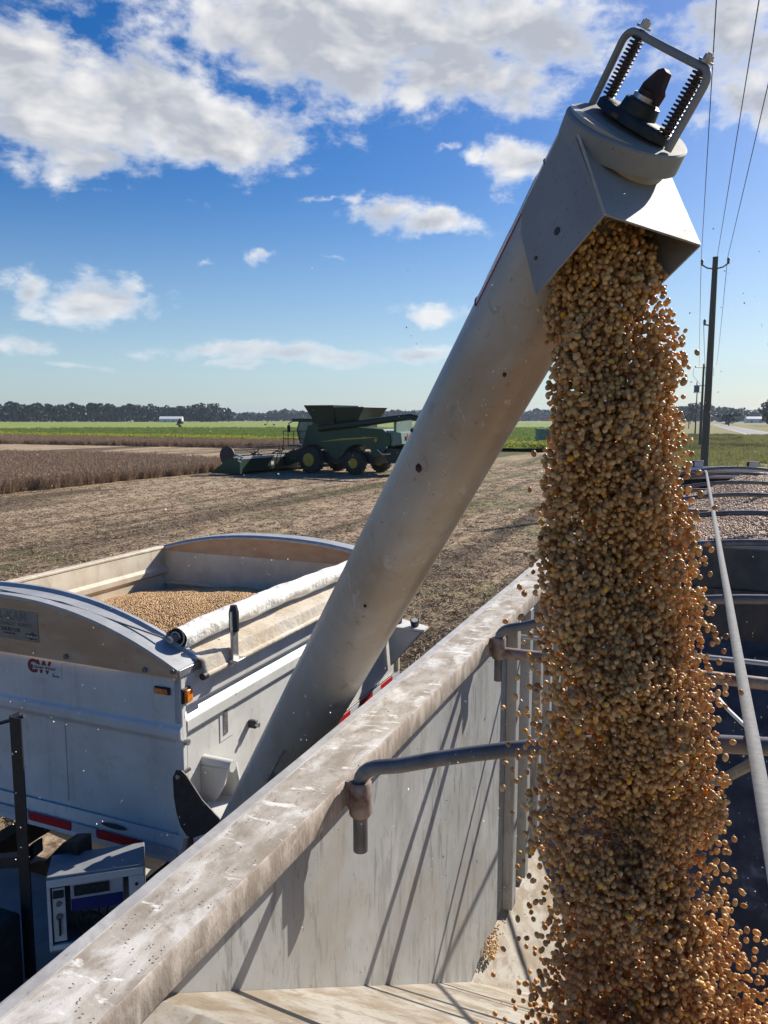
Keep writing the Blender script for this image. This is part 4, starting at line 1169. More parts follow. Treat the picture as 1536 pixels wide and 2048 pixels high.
# reflective tape strips and sill
wp(MB().prism([(RL, a, b) for a, b in [(TA - .005, 1.925), (TA + .03, 1.90), (TA - .01, 1.80), (TA - .03, 1.80), (TA - .03, 1.815)]], (RR - RL - .01, 0, 0)), 'rear_sill', M['wagon'], smooth=0)
x = -2.20
edges = [(-3.55, -3.29), (-3.02, -2.755), (-2.585, -2.325)]
for a_, b_ in edges:
    wp(MB().box((a_, TA - .034, 1.825), (b_, TA - .031, 1.870)), 'red_tape', M['red'], smooth=0)
for a_, b_ in ((-3.28, -3.03), (-2.745, -2.595), (-2.315, -2.13)):
    wp(MB().box((a_, TA - .034, 1.825), (b_, TA - .031, 1.870)), 'silver_tape', M['silver'], smooth=0)
wp(MB().box((RR - .05, TA, 1.80), (RR - .012, TC, 1.898)), 'side_sill', M['alu'], smooth=0)
for i in range(7):
    a_ = 3.85 + (i - 3) * .37
    wp(MB().box((RR - .0115, a_, 1.835), (RR - .009, a_ + .22, 1.885)), 'red_tape', M['red'], smooth=0)
    wp(MB().box((RR - .0115, a_ + .222, 1.835), (RR - .009, a_ + .368, 1.885)), 'silver_tape', M['silver'], smooth=0)
# fittings on the sunlit side
wp(MB().box((RR - .0215, 3.02, 2.27), (RR - .012, 3.05, 2.41)), 'slot_plate', M['zinc'], bevel=.002)
wp(MB().box((RR - .0215, 2.99, 2.24), (RR - .018, 3.10, 2.43)), 'backing_plate', M['wagon'], bevel=.002)
wp(MB().box((RR - .021, 3.235, 2.22), (RR + .025, 3.262, 2.262)), 'latch_block', M['black'], bevel=.006)
wp(MB().disc((RR + .01, 3.248, 2.24), (1, 0, 0), .012, .03, 12), 'latch_knob', M['zinc'])
bkt = wp(MB().box((RR - .021, 2.682, 2.0), (RR + .0, 2.712, 2.385)), 'hinge_strip', M['black'], smooth=0)
wp(MB().disc((RR + .0, 2.697, 2.365), (1, 0, 0), .014, .02, 12), 'hinge_bolt', M['zinc'], parent=bkt)
pv = wp(MB().tube([(-2.122, 2.86, 2.205), (-1.96, 2.86, 2.205)], .028, 14), 'pivot_tube', M['wagon'], label='short white pivot tube carrying the auger arm')
wp(MB().prism([(-2.12, 2.83, 2.19), (-1.97, 2.83, 2.20), (-1.99, 2.83, 2.12), (-2.12, 2.83, 1.90)], (0, .012, 0)), 'pivot_gusset', M['wagon'], parent=pv, smooth=0)
wp(MB().prism([(-2.12, 2.90, 2.19), (-1.97, 2.90, 2.20), (-1.93, 2.90, 2.0), (-2.12, 2.90, 1.84)], (0, .012, 0)), 'pivot_gusset', M['wagon'], parent=pv, smooth=0)
wp(MB().box((-2.08, 2.70, 1.35), (-1.72, 2.98, 2.03)), 'added_shade_box', M['wagon'], bevel=.01)  # added box at the auger base, put in to shade the cabinet
# rubber flap at the rear corner
poly = [(-2.098, 2.24), (-2.080, 2.277), (-2.051, 2.281), (-2.025, 2.262), (-1.995, 2.225), (-1.945, 2.165), (-1.84, 2.085), (-1.90, 2.03), (-2.0, 1.98), (-2.035, 1.985), (-2.065, 2.02), (-2.085, 2.08), (-2.096, 2.15)]
fl = wp(MB().prism([(r_, 2.60, z_) for r_, z_ in poly], (0, .008, 0)), 'guard_plate', M['black'], smooth=0, bevel=.002, label='black curved guard plate at the wagon corner')
wp(MB().disc((-2.068, 2.6, 2.25), (0, -1, 0), .010, .006, 14), 'guard_bolt', M['zinc'], parent=fl)
wp(MB().tube([(-2.068, 2.60, 2.25), (-2.068, 2.682, 2.25)], .008, 8), 'guard_pin', M['black'], parent=fl)
# front shelf with two work lamps
sh = wp(MB().prism([(-2.10, 5.06, 2.29), (-1.86, 5.10, 2.27), (-1.86, 5.12, 2.25), (-2.10, 5.12, 1.98)], (0, .05, 0)), 'corner_gusset', M['wagon'], smooth=0)
wp(MB().prism([(-2.12, 5.04, 2.29), (-1.83, 5.10, 2.275), (-1.83, 5.2, 2.275), (-2.12, 5.3, 2.29)], (0, 0, .015)), 'shelf_plate', M['wagon'], parent=sh, smooth=0)
for (r_, t_) in ((-2.06, 5.17), (-1.92, 5.15)):
    wl = wp(MB().tube([(r_, t_, 2.305), (r_ + .005, t_ - .02, 2.345)], [.03, .034], 14), 'work_lamp', M['black'])
    wp(MB().disc((r_ + .006, t_ - .022, 2.346), (.15, -.4, .9), .025, .004, 14), 'lamp_glass', M['silver'], parent=wl)
# belly, chassis, wheels
wp(MB().prism([(RL, 2.75, 1.9), (RR - .05, 2.75, 1.9), (-2.8, 3.4, 1.05), (-3.6, 3.4, 1.05)], (0, 0, 0)) if False else
   MB().add([(RL, 2.72, 1.9), (RR - .05, 2.72, 1.9), (RR - .05, 5.28, 1.9), (RL, 5.28, 1.9), (-3.5, 3.6, 1.0), (-2.9, 3.6, 1.0), (-2.9, 4.3, 1.0), (-3.5, 4.3, 1.0)],
            [(0, 1, 5, 4), (1, 2, 6, 5), (2, 3, 7, 6), (3, 0, 4, 7), (4, 5, 6, 7)]), 'hopper_belly', M['wagon'], smooth=0)
wp(MB().box((-3.7, 1.55, 1.30), (-3.6, 6.3, 1.42)), 'chassis_beam', M['black'], smooth=0)
wp(MB().box((-2.6, 1.55, 1.30), (-2.5, 6.3, 1.42)), 'chassis_beam', M['black'], smooth=0)
wp(MB().box((-4.2, 1.5, 1.42), (-2.0, 2.75, 1.46)), 'deck_plate', M['cab_grey'], smooth=0)
for (r_, t_) in ((-4.2, 3.4), (-2.35, 3.4), (-4.2, 4.5), (-2.35, 4.5)):
    w_ = wp(MB().tube([(r_, t_, .45), (r_ + .03, t_, .45), (r_ + .21, t_, .45), (r_ + .24, t_, .45)], [.34, .45, .45, .34], 26), 'wheel', M['tyre'])
    wp(MB().disc((r_ - .01, t_, .45), (1, 0, 0), .24, .26, 18), 'rim', M['white'], parent=w_)
wp(MB().box((-4.1, 3.35, .40), (-2.2, 3.45, .5)), 'axle', M['black'], smooth=0)
wp(MB().box((-4.1, 4.45, .40), (-2.2, 4.55, .5)), 'axle', M['black'], smooth=0)
for r_ in (-3.65, -2.55):
    wp(MB().box((r_ - .04, 3.9, .5), (r_ + .04, 4.0, 1.30)), 'chassis_leg', M['black'], smooth=0)
# decals and lettering on the rear
def rear_mtx(r_, z_, t_, tilt=0.0):
    return Matrix.Translation((r_, t_, z_)) @ Matrix.Rotation(R(90), 4, 'X') @ Matrix.Rotation(tilt, 4, 'Z')
dc = wp(MB().box((-3.30, TA - .0225, 2.738), (-2.905, TA - .0205, 2.885)), 'maker_decal', M['decal_dust'], smooth=0)
def tx(body, size, r_, z_, t_, m_, par, sp_=1.0, sh_=0.0, b_=.012): return text_mesh('lettering', body, size, m_, par, rear_mtx(r_, z_, t_), .0006, sp_, sh_, WB, b_)
tx('PAR-KAN', .060, -3.250, 2.835, TA - .0232, M['ink_grey'], dc, 1.12, 0, .028)
tx('QUALITY  SERVICE', .0235, -3.15, 2.808, TA - .0232, M['ink_grey'], dc, 1.05)
tx('SHUR-LOK', .026, -3.145, 2.778, TA - .0232, M['ink'], dc)
tx('SHUR-LOK.COM', .010, -3.13, 2.764, TA - .0232, M['ink'], dc)
lg = wp(MB().prism([(r_, TA - .0240, z_) for r_, z_ in [(-2.992, 2.756), (-2.985, 2.776), (-2.955, 2.777), (-2.95, 2.784), (-2.94, 2.784), (-2.925, 2.776), (-2.912, 2.774), (-2.917, 2.752), (-2.94, 2.752), (-2.95, 2.745), (-2.965, 2.753)]], (0, .001, 0)), 'logo_shape', M['ink'], parent=dc, smooth=0)
text_mesh('lettering', 'SHUR-LOK', .017, M['decal'], dc, rear_mtx(-2.984, 2.759, TA - .0252), .0005, .95, .2, WB)
gd = wp(MB().box((-3.016, TA - .0022, 2.562), (-2.793, TA - .0005, 2.648)), 'model_decal', M['decal'], smooth=0)
tx('G', .088, -3.008, 2.583, TA - .0030, M['ink_red'], gd, 1.0, 0.0, .045)
tx('W', .082, -2.945, 2.585, TA - .0032, M['ink_red'], gd, 1.0, .0, .05)
wp(MB().box((-2.972, TA - .0046, 2.600), (-2.802, TA - .0042, 2.622)), 'decal_band', M['decal'], parent=gd, smooth=0)
wp(MB().box((-2.985, TA - .0050, 2.600), (-2.972, TA - .0042, 2.620)), 'decal_block', M['ink'], parent=gd, smooth=0)
tx('GRAIN WEIGH', .0200, -2.968, 2.604, TA - .0052, M['ink'], gd, 1.1)
tx('BY', .008, -2.850, 2.584, TA - .0032, M['ink'], gd)
tx('PAR-KAN', .010, -2.850, 2.573, TA - .0032, M['ink'], gd)
ov = wp(MB().add([(-2.50 + .075 * math.cos(a), TA - .018 , 1.895 + .012 * math.sin(a)) for a in np.linspace(0, 2 * math.pi, 24, endpoint=False)], [tuple(range(24))]), 'oval_badge', M['ink'], solid=.002, smooth=0)

# heap of soybeans in the wagon
def noise2(x, y):
    return .5 * math.sin(x * 3.1 + 1.2) * math.cos(y * 2.7) + .3 * math.sin(x * 7.3 + y * 5.1) + .2 * math.sin(x * 13 - y * 11)
def heap_z(r_, t_):
    d = math.hypot((r_ + 3.1) / 1.6, (t_ - 4.45) / 1.25)
    return 2.53 - .20 * d ** 1.5 + .012 * noise2(r_ * 2, t_ * 2)
hm = MB().grid(70, 70, lambda u, v: (RL + .031 + (RR - .046 - RL - .031) * u, TA + .032 + (TC - TA - .034) * v, heap_z(RL + .031 + (RR - .046 - RL - .031) * u, TA + .032 + (TC - TA - .034) * v)))
hb = hm.build('soybean_heap', M['bean_bed'], None, off=WB)
hb.location = wg.location; hb.rotation_euler = wg.rotation_euler
tag(hb, 'heap of tan soybeans lying inside the white weigh wagon', 'soybeans', None, 'stuff')
bv1, bf1 = ico(1)
n = 52000
u = rng.uniform(0, 1, n); v = rng.uniform(0, 1, n)
rr_ = RL + .04 + (RR - .055 - RL - .04) * u; tt_ = TA + .04 + (TC - TA - .05) * v
zz_ = np.array([heap_z(a, b) for a, b in zip(rr_, tt_)]) + rng.uniform(0, .006, n)
pts = np.stack([rr_, tt_, zz_], 1) - np.array(WB)
hs = scatter('soybean_heap_surface', pts, rng.uniform(0, 6.28, (n, 3)), rng.uniform(.0052, .0068, (n, 1)) * np.array([[1.15, 1, .9]]), bv1, bf1, M['bean_heap'],
        'loose top layer of soybeans on the heap in the weigh wagon', 'soybeans')
hs.location = wg.location; hs.rotation_euler = wg.rotation_euler

# ------------------------------------------------------------------ cabinet and black steelwork behind the wagon's rear wall
CBZ = 1.46
cab_o = thing('scale_cabinet', 'open grey steel cabinet housing a blue scale indicator below the wagon', 'control cabinet', W(-2.36, 2.13, CBZ), 0)
ex = (RX * .287 + AX * .230).normalized(); ey = Vector((-ex.y, ex.x, 0))
cab_o.rotation_euler = (0, 0, math.atan2(ex.y, ex.x))
def cp(mb, nm, m_, **k): return mb.build(nm, m_, k.pop('parent', cab_o), **k)
w_, d_, h_ = .372, .17, .52
z0_ = .205
cp(MB().box((0, 0, h_ - .012), (w_, d_, h_)), 'top_panel', M['cab_grey'], bevel=.004)
cp(MB().box((0, .01, z0_), (.008, d_, h_ - .013)), 'side_panel', M['cab_grey'], smooth=0)
cp(MB().box((w_ - .008, .01, z0_), (w_, d_, h_ - .013)), 'side_panel', M['cab_grey'], smooth=0)
cp(MB().box((.008, d_ - .01, z0_), (w_ - .008, d_, h_ - .013)), 'back_panel', M['cab_grey'], smooth=0)
cp(MB().box((0, 0, z0_ - .01), (w_, d_, z0_)), 'floor_panel', M['cab_grey'], smooth=0)
fr_ = cp(MB().box((0, -.004, h_ - .045), (w_, .008, h_ - .0125)), 'front_frame', M['white'], bevel=.002)
cp(MB().box((0, -.004, z0_), (.012, .008, h_ - .046)), 'frame_bar', M['white'], parent=fr_, smooth=0)
cp(MB().box((w_ - .06, -.004, z0_), (w_, .008, h_ - .046)), 'frame_bar', M['white'], parent=fr_, smooth=0)
cp(MB().box((.013, -.004, z0_), (w_ - .061, .008, z0_ + .02)), 'frame_bar', M['white'], parent=fr_, smooth=0)
kp = cp(MB().box((.018, .004, .235), (.066, .012, .465)), 'switch_panel', M['decal'], bevel=.002)
cp(MB().box((.021, -.003, .425), (.062, .003, .458)), 'rocker_switch', M['black'], parent=kp, bevel=.003)
for (zz, rr2) in ((.40, .010), (.345, .013)): cp(MB().disc((.042, .003, zz), (0, -1, 0), rr2, .008, 14), 'rotary_knob', M['ink_grey'], parent=kp)
cp(MB().box((.038, -.008, .265), (.046, .002, .34)), 'knob_handle', M['black'], parent=kp, bevel=.002)
ind = cp(MB().box((.085, .012, .35), (.29, .10, .472)), 'indicator_case', M['silver'], bevel=.005)
cp(MB().box((.10, .007, .418), (.235, .0115, .462)), 'display', M['screen'], parent=ind, smooth=0)
cp(MB().box((.088, .006, .355), (.287, .0115, .405)), 'keypad', M['blue'], parent=ind, smooth=0)
for k in range(4):
    cp(MB().tube([(.12 + k * .035, .05, .352), (.12 + k * .033, .04, .30), (.10 + k * .03, .05, .27)], .005, 6), 'cable', M['rubber'])
cp(MB().tube([(.15 + .05 * math.cos(a), .05, .27 + .04 * math.sin(a)) for a in np.linspace(0, 6.28, 20)], .006, 6), 'cable_loop', M['rubber'])
for zz in (.44, .39): cp(MB().disc((w_ - .03, -.005, zz), (0, -1, 0), .006, .008, 10), 'toggle_switch', M['black'])
cp(MB().box((.05, .02, 0), (.32, .15, z0_ - .011)), 'pedestal', M['cab_grey'], smooth=0)
stl = frame_thing('steel_guard', 'black angle-iron guard post with a sloping arm behind the wagon', 'guard frame', (-2.53, 2.2, 1.46))
def sp_(mb, nm, m_=None, **k): return mb.build(nm, m_ or M['black'], k.pop('parent', stl), off=(-2.53, 2.2, 1.46), **k)
sp_(MB().box((-2.556, 2.17, 1.46), (-2.550, 2.215, 2.61)), 'post')
sp_(MB().box((-2.550, 2.17, 1.46), (-2.495, 2.176, 2.605)), 'post')
sp_(MB().tube([(-2.495, 2.19, 2.61), (-2.60, 2.18, 2.572), (-2.80, 2.16, 2.50), (-3.2, 2.1, 2.42)], .008, 6), 'sloping_arm')
sp_(MB().prism([(-2.50, 2.2, 2.06), (-2.58, 2.2, 1.98), (-2.85, 2.2, 1.90), (-2.85, 2.2, 1.86), (-2.58, 2.2, 1.93), (-2.50, 2.2, 2.0)], (0, .05, 0)), 'brace')
bx = frame_thing('battery_box', 'black box and bracket in shade left of the scale cabinet', 'box', (-2.62, 2.0, 1.46))
MB().box((-2.80, 1.95, 1.46), (-2.50, 2.12, 1.80)).build('box_body', M['rubber'], bx, off=(-2.62, 2.0, 1.46), bevel=.01)
MB().prism([(-2.56, 2.3, 1.90), (-2.44, 2.3, 2.02), (-2.36, 2.3, 2.04), (-2.36, 2.3, 1.92), (-2.5, 2.3, 1.86)], (0, .08, 0)).build('bracket', M['black'], bx, off=(-2.62, 2.0, 1.46), smooth=0)

# ------------------------------------------------------------------ auger; axis in (r, t, z)
ax = Vector((.531, -.336, .778)).normalized()
P0 = Vector((-.066, 1.507, 4.496))
hh = Vector((ax.x, ax.y, 0)).normalized()
n0 = Vector((hh.y * -1, hh.x, 0))
n0 = Vector((.5347, .8450, 0))
dn0 = ax.cross(n0).normalized()
if dn0.z > 0: dn0 = -dn0
ph = R(12)
nn = n0 * math.cos(ph) + dn0 * math.sin(ph); dn = dn0 * math.cos(ph) - n0 * math.sin(ph)
AB = (-1.95, 2.72, 1.6)
aug = frame_thing('grain_auger', 'long grey-white auger tube pouring soybeans over the trailer side', 'auger', AB)
def ap(mb, name, m, **k): return mb.build(name, m, k.pop('parent', aug), off=AB, **k)
def pa(al, d, s_, N=None, D=None): return P0 + ax * al + (D or dn) * d + (N or nn) * s_
RP = .109
tube_pts = [P0 + ax * s_ for s_ in np.linspace(-3.75, -.205, 24)]
ap(MB().tube(tube_pts, RP, 64), 'auger_tube', M['pipe'], smooth=40)
ap(MB().tube([P0 + ax * -3.80, P0 + ax * -3.70], RP * 1.12, 40), 'base_flange', M['pipe'], smooth=40)
# weld bead along the back and a few hatches of dirt
ap(MB().tube([P0 + ax * s_ + dn0 * -.01 + n0 * -(RP + .001) for s_ in np.linspace(-3.6, -.5, 20)], .0025, 5), 'weld_seam', M['pipe']) if False else None
ac = (ax - n0 * .16).normalized()
cc = P0 + ax * -.225 + dn * .012
cap = ap(MB().tube([cc - ac * .012, cc, cc + ac * .026, cc + ac * .029], [.118, .118, .118, .115], 56), 'end_cap', M['spout'], smooth=40)
# hood: two side plates, front plate
hw = .113
Ap, Bp, Cp, Dp, Ep = (-.235, .035), (-.297, .222), (-.487, .160), (-.432, .02), (-.30, .0)
sides = []
hood = ap(MB().add([pa(*Ap, -hw), pa(*Bp, -hw), pa(*Bp, hw), pa(*Ap, hw)], [(0, 1, 2, 3)]), 'spout', M['spout'], smooth=0, solid=.004)
for s_, lb in ((-1, 'near side plate'), (1, 'far side plate')):
    ap(MB().add([pa(Ap[0], Ap[1] - .0, s_ * hw), pa(*Bp, s_ * hw), pa(*Cp, s_ * hw), pa(*Dp, s_ * hw), pa(-.40, -.02, s_ * hw * .98), pa(-.24, -.02, s_ * hw * .98)], [(0, 1, 2, 3, 4, 5)]),
       'spout_side', M['spout'], parent=hood, smooth=0, solid=.004)
ap(MB().tube([pa(Ap[0] + .01, Ap[1] - .01, -hw), pa(*Bp, -hw)], .0028, 6), 'spout_seam', M['weld'], parent=hood)
for (al, d, br) in ((-.375, .125, .0075), (-.440, .105, .004)):
    ap(MB().disc(pa(al, d, -hw - .0022), -nn, br, .002, 12), 'bolt_hole', M['ink'], parent=hood)
ap(MB().disc(pa(-.372, .165, hw - .0045), -nn, .009, .001, 14), 'bolt_hole', mat('hole_sky', (.55, .7, .85), None, rough=.5), parent=hood, label='round bolt hole in the far side plate') if False else None
ap(MB().tube([pa(-.372, .165, hw - .006), pa(-.372, .165, hw - .010)], .0085, 14), 'bolt_head', M['zinc'], parent=hood)
# sticker outline in faded red on the left flank
def on_tube(al, ang, lift=.0012):
    d = (-n0) * math.cos(ang) + (-dn0) * math.sin(ang)
    return P0 + ax * al + d * (RP + lift)
a0, a1 = .42, 1.25
al0, al1 = -.62, -.31
ring = []
for i in range(9): ring.append(on_tube(al0 + (al1 - al0) * i / 8, a0))
for i in range(1, 9): ring.append(on_tube(al1, a0 + (a1 - a0) * i / 8))
for i in range(1, 9): ring.append(on_tube(al1 + (al0 - al1) * i / 8, a1))
for i in range(1, 8): ring.append(on_tube(al0, a1 + (a0 - a1) * i / 8))
ap(MB().tube(ring, .0014, 4, closed=True), 'decal_outline', M['magenta'])
zig = MB()
for (u0, u1, v0, v1) in ((.10, .55, .45, .65), (.50, .92, .30, .62), (.62, .80, .62, .85)):
    g = [(u0, v0), (u1, (v0 + v1) / 2), (u1 - .05, v1), (u0 + .1, v1 - .08)]
    zig.add([on_tube(al0 + (al1 - al0) * a_, a0 + (a1 - a0) * b_, .0014) for a_, b_ in g], [(0, 1, 2, 3)])
ap(zig, 'decal_mark', M['magenta'], smooth=0)
# spring bracket
ce = cc + ax * .032
def fa(al, d, s_=0.0): return P0 + ax * al + dn0 * d + n0 * s_
U = [fa(-.20, -.106), fa(-.13, -.108), fa(-.085, -.110)]
for k in range(1, 6):
    a = k / 6 * math.pi / 2
    U.append(fa(-.085 + .022 * math.sin(a), -.110 + .022 * (1 - math.cos(a))))
U += [fa(-.063, -.085), fa(-.062, 0), fa(-.060, .088)]
for k in range(1, 6):
    a = k / 6 * math.pi / 2
    U.append(fa(-.060 - .022 * (1 - math.cos(a)), .090 + .022 * math.sin(a)))
U += [fa(-.085, .1125), fa(-.13, .1135), fa(-.192, .115)]
brk = ap(MB().tube(U, .0072, 12), 'spring_bracket', M['spout'], smooth=60)
for d_ in (-.076, .090):
    b0, b1 = fa(-.172, d_), fa(-.055, d_)
    ap(MB().tube([b0, b1], .0052, 10), 'spring_rod', M['spring'], parent=brk)
    nC = 15; L_ = .104
    hel = [fa(-.172 + L_ * i / (nC * 10), d_) + (dn0 * math.cos(i * 2 * math.pi / 10) + n0 * math.sin(i * 2 * math.pi / 10)) * .0115 for i in range(nC * 10 + 1)]
    ap(MB().tube(hel, .0020, 6), 'coil_spring', M['spring'], parent=brk)
    ap(MB().tube([fa(-.053, d_), fa(-.049, d_)], .014, 16), 'washer', M['zinc'], parent=brk)
    ap(MB().tube([fa(-.049, d_), fa(-.040, d_)], .0085, 6), 'nut', M['zinc'], parent=brk, smooth=0)
    ap(MB().tube([fa(-.040, d_), fa(-.037, d_)], .005, 8), 'bolt_tip', M['zinc'], parent=brk)
# flange bearing
vs = []; ring = 40; prof_b = [(.0, 1.0), (.012, 1.0), (.018, .92), (.020, .6)]
def bear_out(a): # diamond flange
    x = .094 * math.cos(a); y = .042 * math.sin(a); k_ = 1 + .12 * math.cos(4 * a) * 0
    return x * k_, y
for (h_, s2) in prof_b:
    for k in range(ring):
        a = 2 * math.pi * k / ring; x, y = bear_out(a)
        vs.append(P0 + ax * (-.190 + h_) + dn0 * (.007 + x * (s2 if abs(s2) > .9 else .75)) + n0 * (y * s2))
fs = [(i * ring + k, i * ring + (k + 1) % ring, (i + 1) * ring + (k + 1) % ring, (i + 1) * ring + k) for i in range(3) for k in range(ring)]
fs += [tuple(range(3 * ring, 4 * ring)), tuple(range(ring))[::-1]]
bear = ap(MB().add(vs, fs), 'flange_bearing', M['bearing'], smooth=50)
ap(MB().tube([P0 + ax * a + dn0 * .010 for a in (-.175, -.150, -.146)], [.038, .034, .026], 24), 'bearing_housing', M['bearing'], parent=bear)
ap(MB().tube([P0 + ax * a + dn0 * .010 for a in (-.150, -.138)], [.024, .024], 20), 'bearing_race', M['zinc'], parent=bear)
shf = ap(MB().tube([P0 + ax * a + dn0 * .010 + n0 * o_ for a, o_ in ((-.15, 0), (-.130, .001), (-.126, 0))], [.0165, .0165, .016], 14), 'shaft_end', M['shaft'], parent=bear, smooth=50)
ap(MB().prism([fa(a, d, -.006) for a, d in [(-.145, -.012), (-.122, -.010), (-.108, -.002), (-.094, .006), (-.088, .016), (-.092, .028), (-.118, .034), (-.124, .040), (-.145, .038)]], n0 * .018), 'key_lug', M['shaft'], parent=bear, bevel=.002)
ap(MB().prism([fa(-.1885, d, s_) for d, s_ in [(-.008, -.0425), (.010, -.0425), (.010, -.043), (-.008, -.043)]], ax * .007), 'cast_mark', mat('worn_paint_mark', (.12, .07, .03), None, rough=.7), parent=bear, smooth=0)
# handle and small spring near the base, wagon side
hb_ = P0 + ax * -2.35 + (-n0) * (RP) * .55 + (-dn0) * 0
g0 = P0 + ax * -2.42 - n0 * RP * .80 + dn0 * RP * .60
g1 = P0 + ax * -2.28 - n0 * RP * .80 + dn0 * RP * .60
o_ = (-n0 * .8 + dn0 * .6)
ap(MB().tube([g0, g0 + o_ * .03, g1 + o_ * .03, g1], .0035, 8), 'lock_handle', M['zinc'])
ap(MB().tube([g0 - ax * .06 + o_ * .004, g0 + o_ * .02], .009, 8), 'lock_spring', M['zinc'])
# clods of dirt stuck on the tube
for (al, d, s_, sz) in ((-1.02, .03, -.1, .012), (-.98, -.06, -.09, .006), (-.70, .085, -.06, .006), (-1.5, .07, -.082, .006)):
    c_ = P0 + ax * al + (dn0 * d + n0 * s_).normalized() * (RP + .001)
    vs_, fs_ = ico(1)
    ap(MB().add([c_ + Vector((v[0] * sz, v[1] * sz * .8, v[2] * sz * 1.3)) * .8 for v in vs_], fs_), 'dirt_clod', M['shaft'])
# spiral flight visible in the mouth
fl_v = []
for i in range(60):
    a = i * .42; al = -.50 + i * .0045
    d = dn0 * math.cos(a) + n0 * math.sin(a)
    fl_v += [P0 + ax * al + d * .02, P0 + ax * al + d * .095]
ap(MB().add(fl_v, [(2 * i, 2 * i + 1, 2 * i + 3, 2 * i + 2) for i in range(59)]), 'auger_flight', M['shaft'], solid=.003)

# ------------------------------------------------------------------ the falling soybeans
bv, bf = ico(2)
zs = [4.36, 4.18, 4.03, 3.837, 3.642, 3.447, 3.254, 3.051, 2.853, 2.617, 2.35]
ws = [-.215, -.185, -.153, -.122, -.116, -.086, -.056, -.056, -.012, .050, .09]
hx = [.078, .102, .110, .114, .126, .134, .138, .134, .140, .178, .21]
hy = [.075, .085, .088, .088, .088, .090, .092, .092, .095, .105, .12]
cenR = [P0.x + hh.x * w for w in ws]; cenT = [P0.y + hh.y * w for w in ws]
def cen(z):
    zz = -np.asarray(z); Z_ = [-q for q in zs]
    return np.interp(zz, Z_, cenR), np.interp(zz, Z_, cenT), np.interp(zz, Z_, hx), np.interp(zz, Z_, hy)
def to_world(r_, t_, z_):
    return np.stack([RX.x * r_ + AX.x * t_, RX.y * r_ + AX.y * t_, z_], 1)
def clump(x, z, s=1.0):
    return (np.sin(x * 37 * s + z * 9) + np.sin(x * 61 * s - z * 23 + 2) + np.sin(z * 31 + x * 12 + 1)) / 3
N = 43000
z = 4.33 - (4.33 - 2.40) * rng.uniform(0, 1, N) ** .92
cr, ct, ax_, ay_ = cen(z)
a = rng.uniform(0, 2 * math.pi, N); rad = rng.uniform(0, 1, N) ** .55
edge = 1 + .11 * np.sin(z * 15 + 2 * a) + .08 * np.sin(z * 37 - a * 3) + rng.normal(0, .05, N) * (1 + 1.3 * (4.33 - z))
lx = np.cos(a) * rad * ax_ * edge + (.010 * np.sin(z * 8 + 1) + .006 * np.sin(z * 21)) * np.clip(4.0 - z, 0, 1); ly = np.sin(a) * rad * ay_ * edge
# image-plane directions of the stream's cross-section: world X and world Y
wx, wy = 1.0, 0.0
P = to_world(cr, ct, z); wave = (.028 * np.sin(z * 13 + lx * 16) + .016 * np.sin(z * 29 - lx * 31 + 1)) * np.clip((4.05 - z) * 2, 0, 1)
P[:, 0] += lx; P[:, 1] += ly + wave
keep = clump(lx * 1.0 + ly * .6, z) + .22 * rng.normal(0, 1, N) > -.62 + np.clip(3.9 - z, 0, 1) * .45 * (lx < 0) + np.clip(3.4 - z, 0, 1) * .2
# grains inside the hood must stay between its plates
q_ = np.stack([cr, ct, z], 1)
loc_r = P[:, 0] * RX.x + P[:, 1] * RX.y; loc_t = P[:, 0] * AX.x + P[:, 1] * AX.y
rel = np.stack([loc_r - P0.x, loc_t - P0.y, z - P0.z], 1)
an = rel @ np.array(nn); aa = rel @ np.array(ax); ad = rel @ np.array(dn)
rad_ax = np.sqrt(an ** 2 + ad ** 2)
# front plate plane through Ap, Bp
frontlim = Ap[0] + (ad - Ap[1]) * (Bp[0] - Ap[0]) / (Bp[1] - Ap[1]) - .012
inside_hood = (ad < Bp[1] + .01)
bad = inside_hood & ((np.abs(an) > hw - .010) | (aa > frontlim))
bad |= (rad_ax < RP + .006) & (aa < -.44)
bad |= (ad < .0) & (rad_ax > RP - .010) & (aa > -.60)
mouth = Cp[1] + (aa - Cp[0]) * (Bp[1] - Cp[1]) / (Bp[0] - Cp[0])
outside_tube_back = (rad_ax < RP + .004) & (aa < -.47)
keep &= ~bad & ~outside_tube_back
P = P[keep]; N = len(P)
sz = rng.uniform(.0039, .0058, (N, 1)) * np.array([[1.22, .98, .90]]) * rng.uniform(.92, 1.08, (N, 3))
rot = rng.uniform(0, 6.28, (N, 3))
split = rng.uniform(0, 1, N) < .10
sz[split, 2] *= .45
# loose strays round the stream
NS = 3200
zS = 4.0 - (4.0 - 2.45) * rng.uniform(0, 1, NS) ** .75
c1, c2_, a1_, a2_ = cen(zS)
side_ = rng.uniform(0, 1, NS)
gx = np.where(side_ < .80, -a1_ - np.abs(rng.normal(0, .045, NS)) * np.clip((4.0 - zS) * 1.1 + .15, .12, 1.1) + .03,
              a1_ + np.abs(rng.normal(0, .028, NS)) * np.clip((4.0 - zS) * .8 + .2, .2, 1.2) - .012)
PS = to_world(c1, c2_, zS); PS[:, 0] += gx; PS[:, 1] += rng.normal(0, .05, NS)
sS = rng.uniform(.0048, .0064, (NS, 1)) * np.array([[1.22, .98, .88]]) * rng.uniform(.92, 1.08, (NS, 3))
rS = rng.uniform(0, 6.28, (NS, 3))
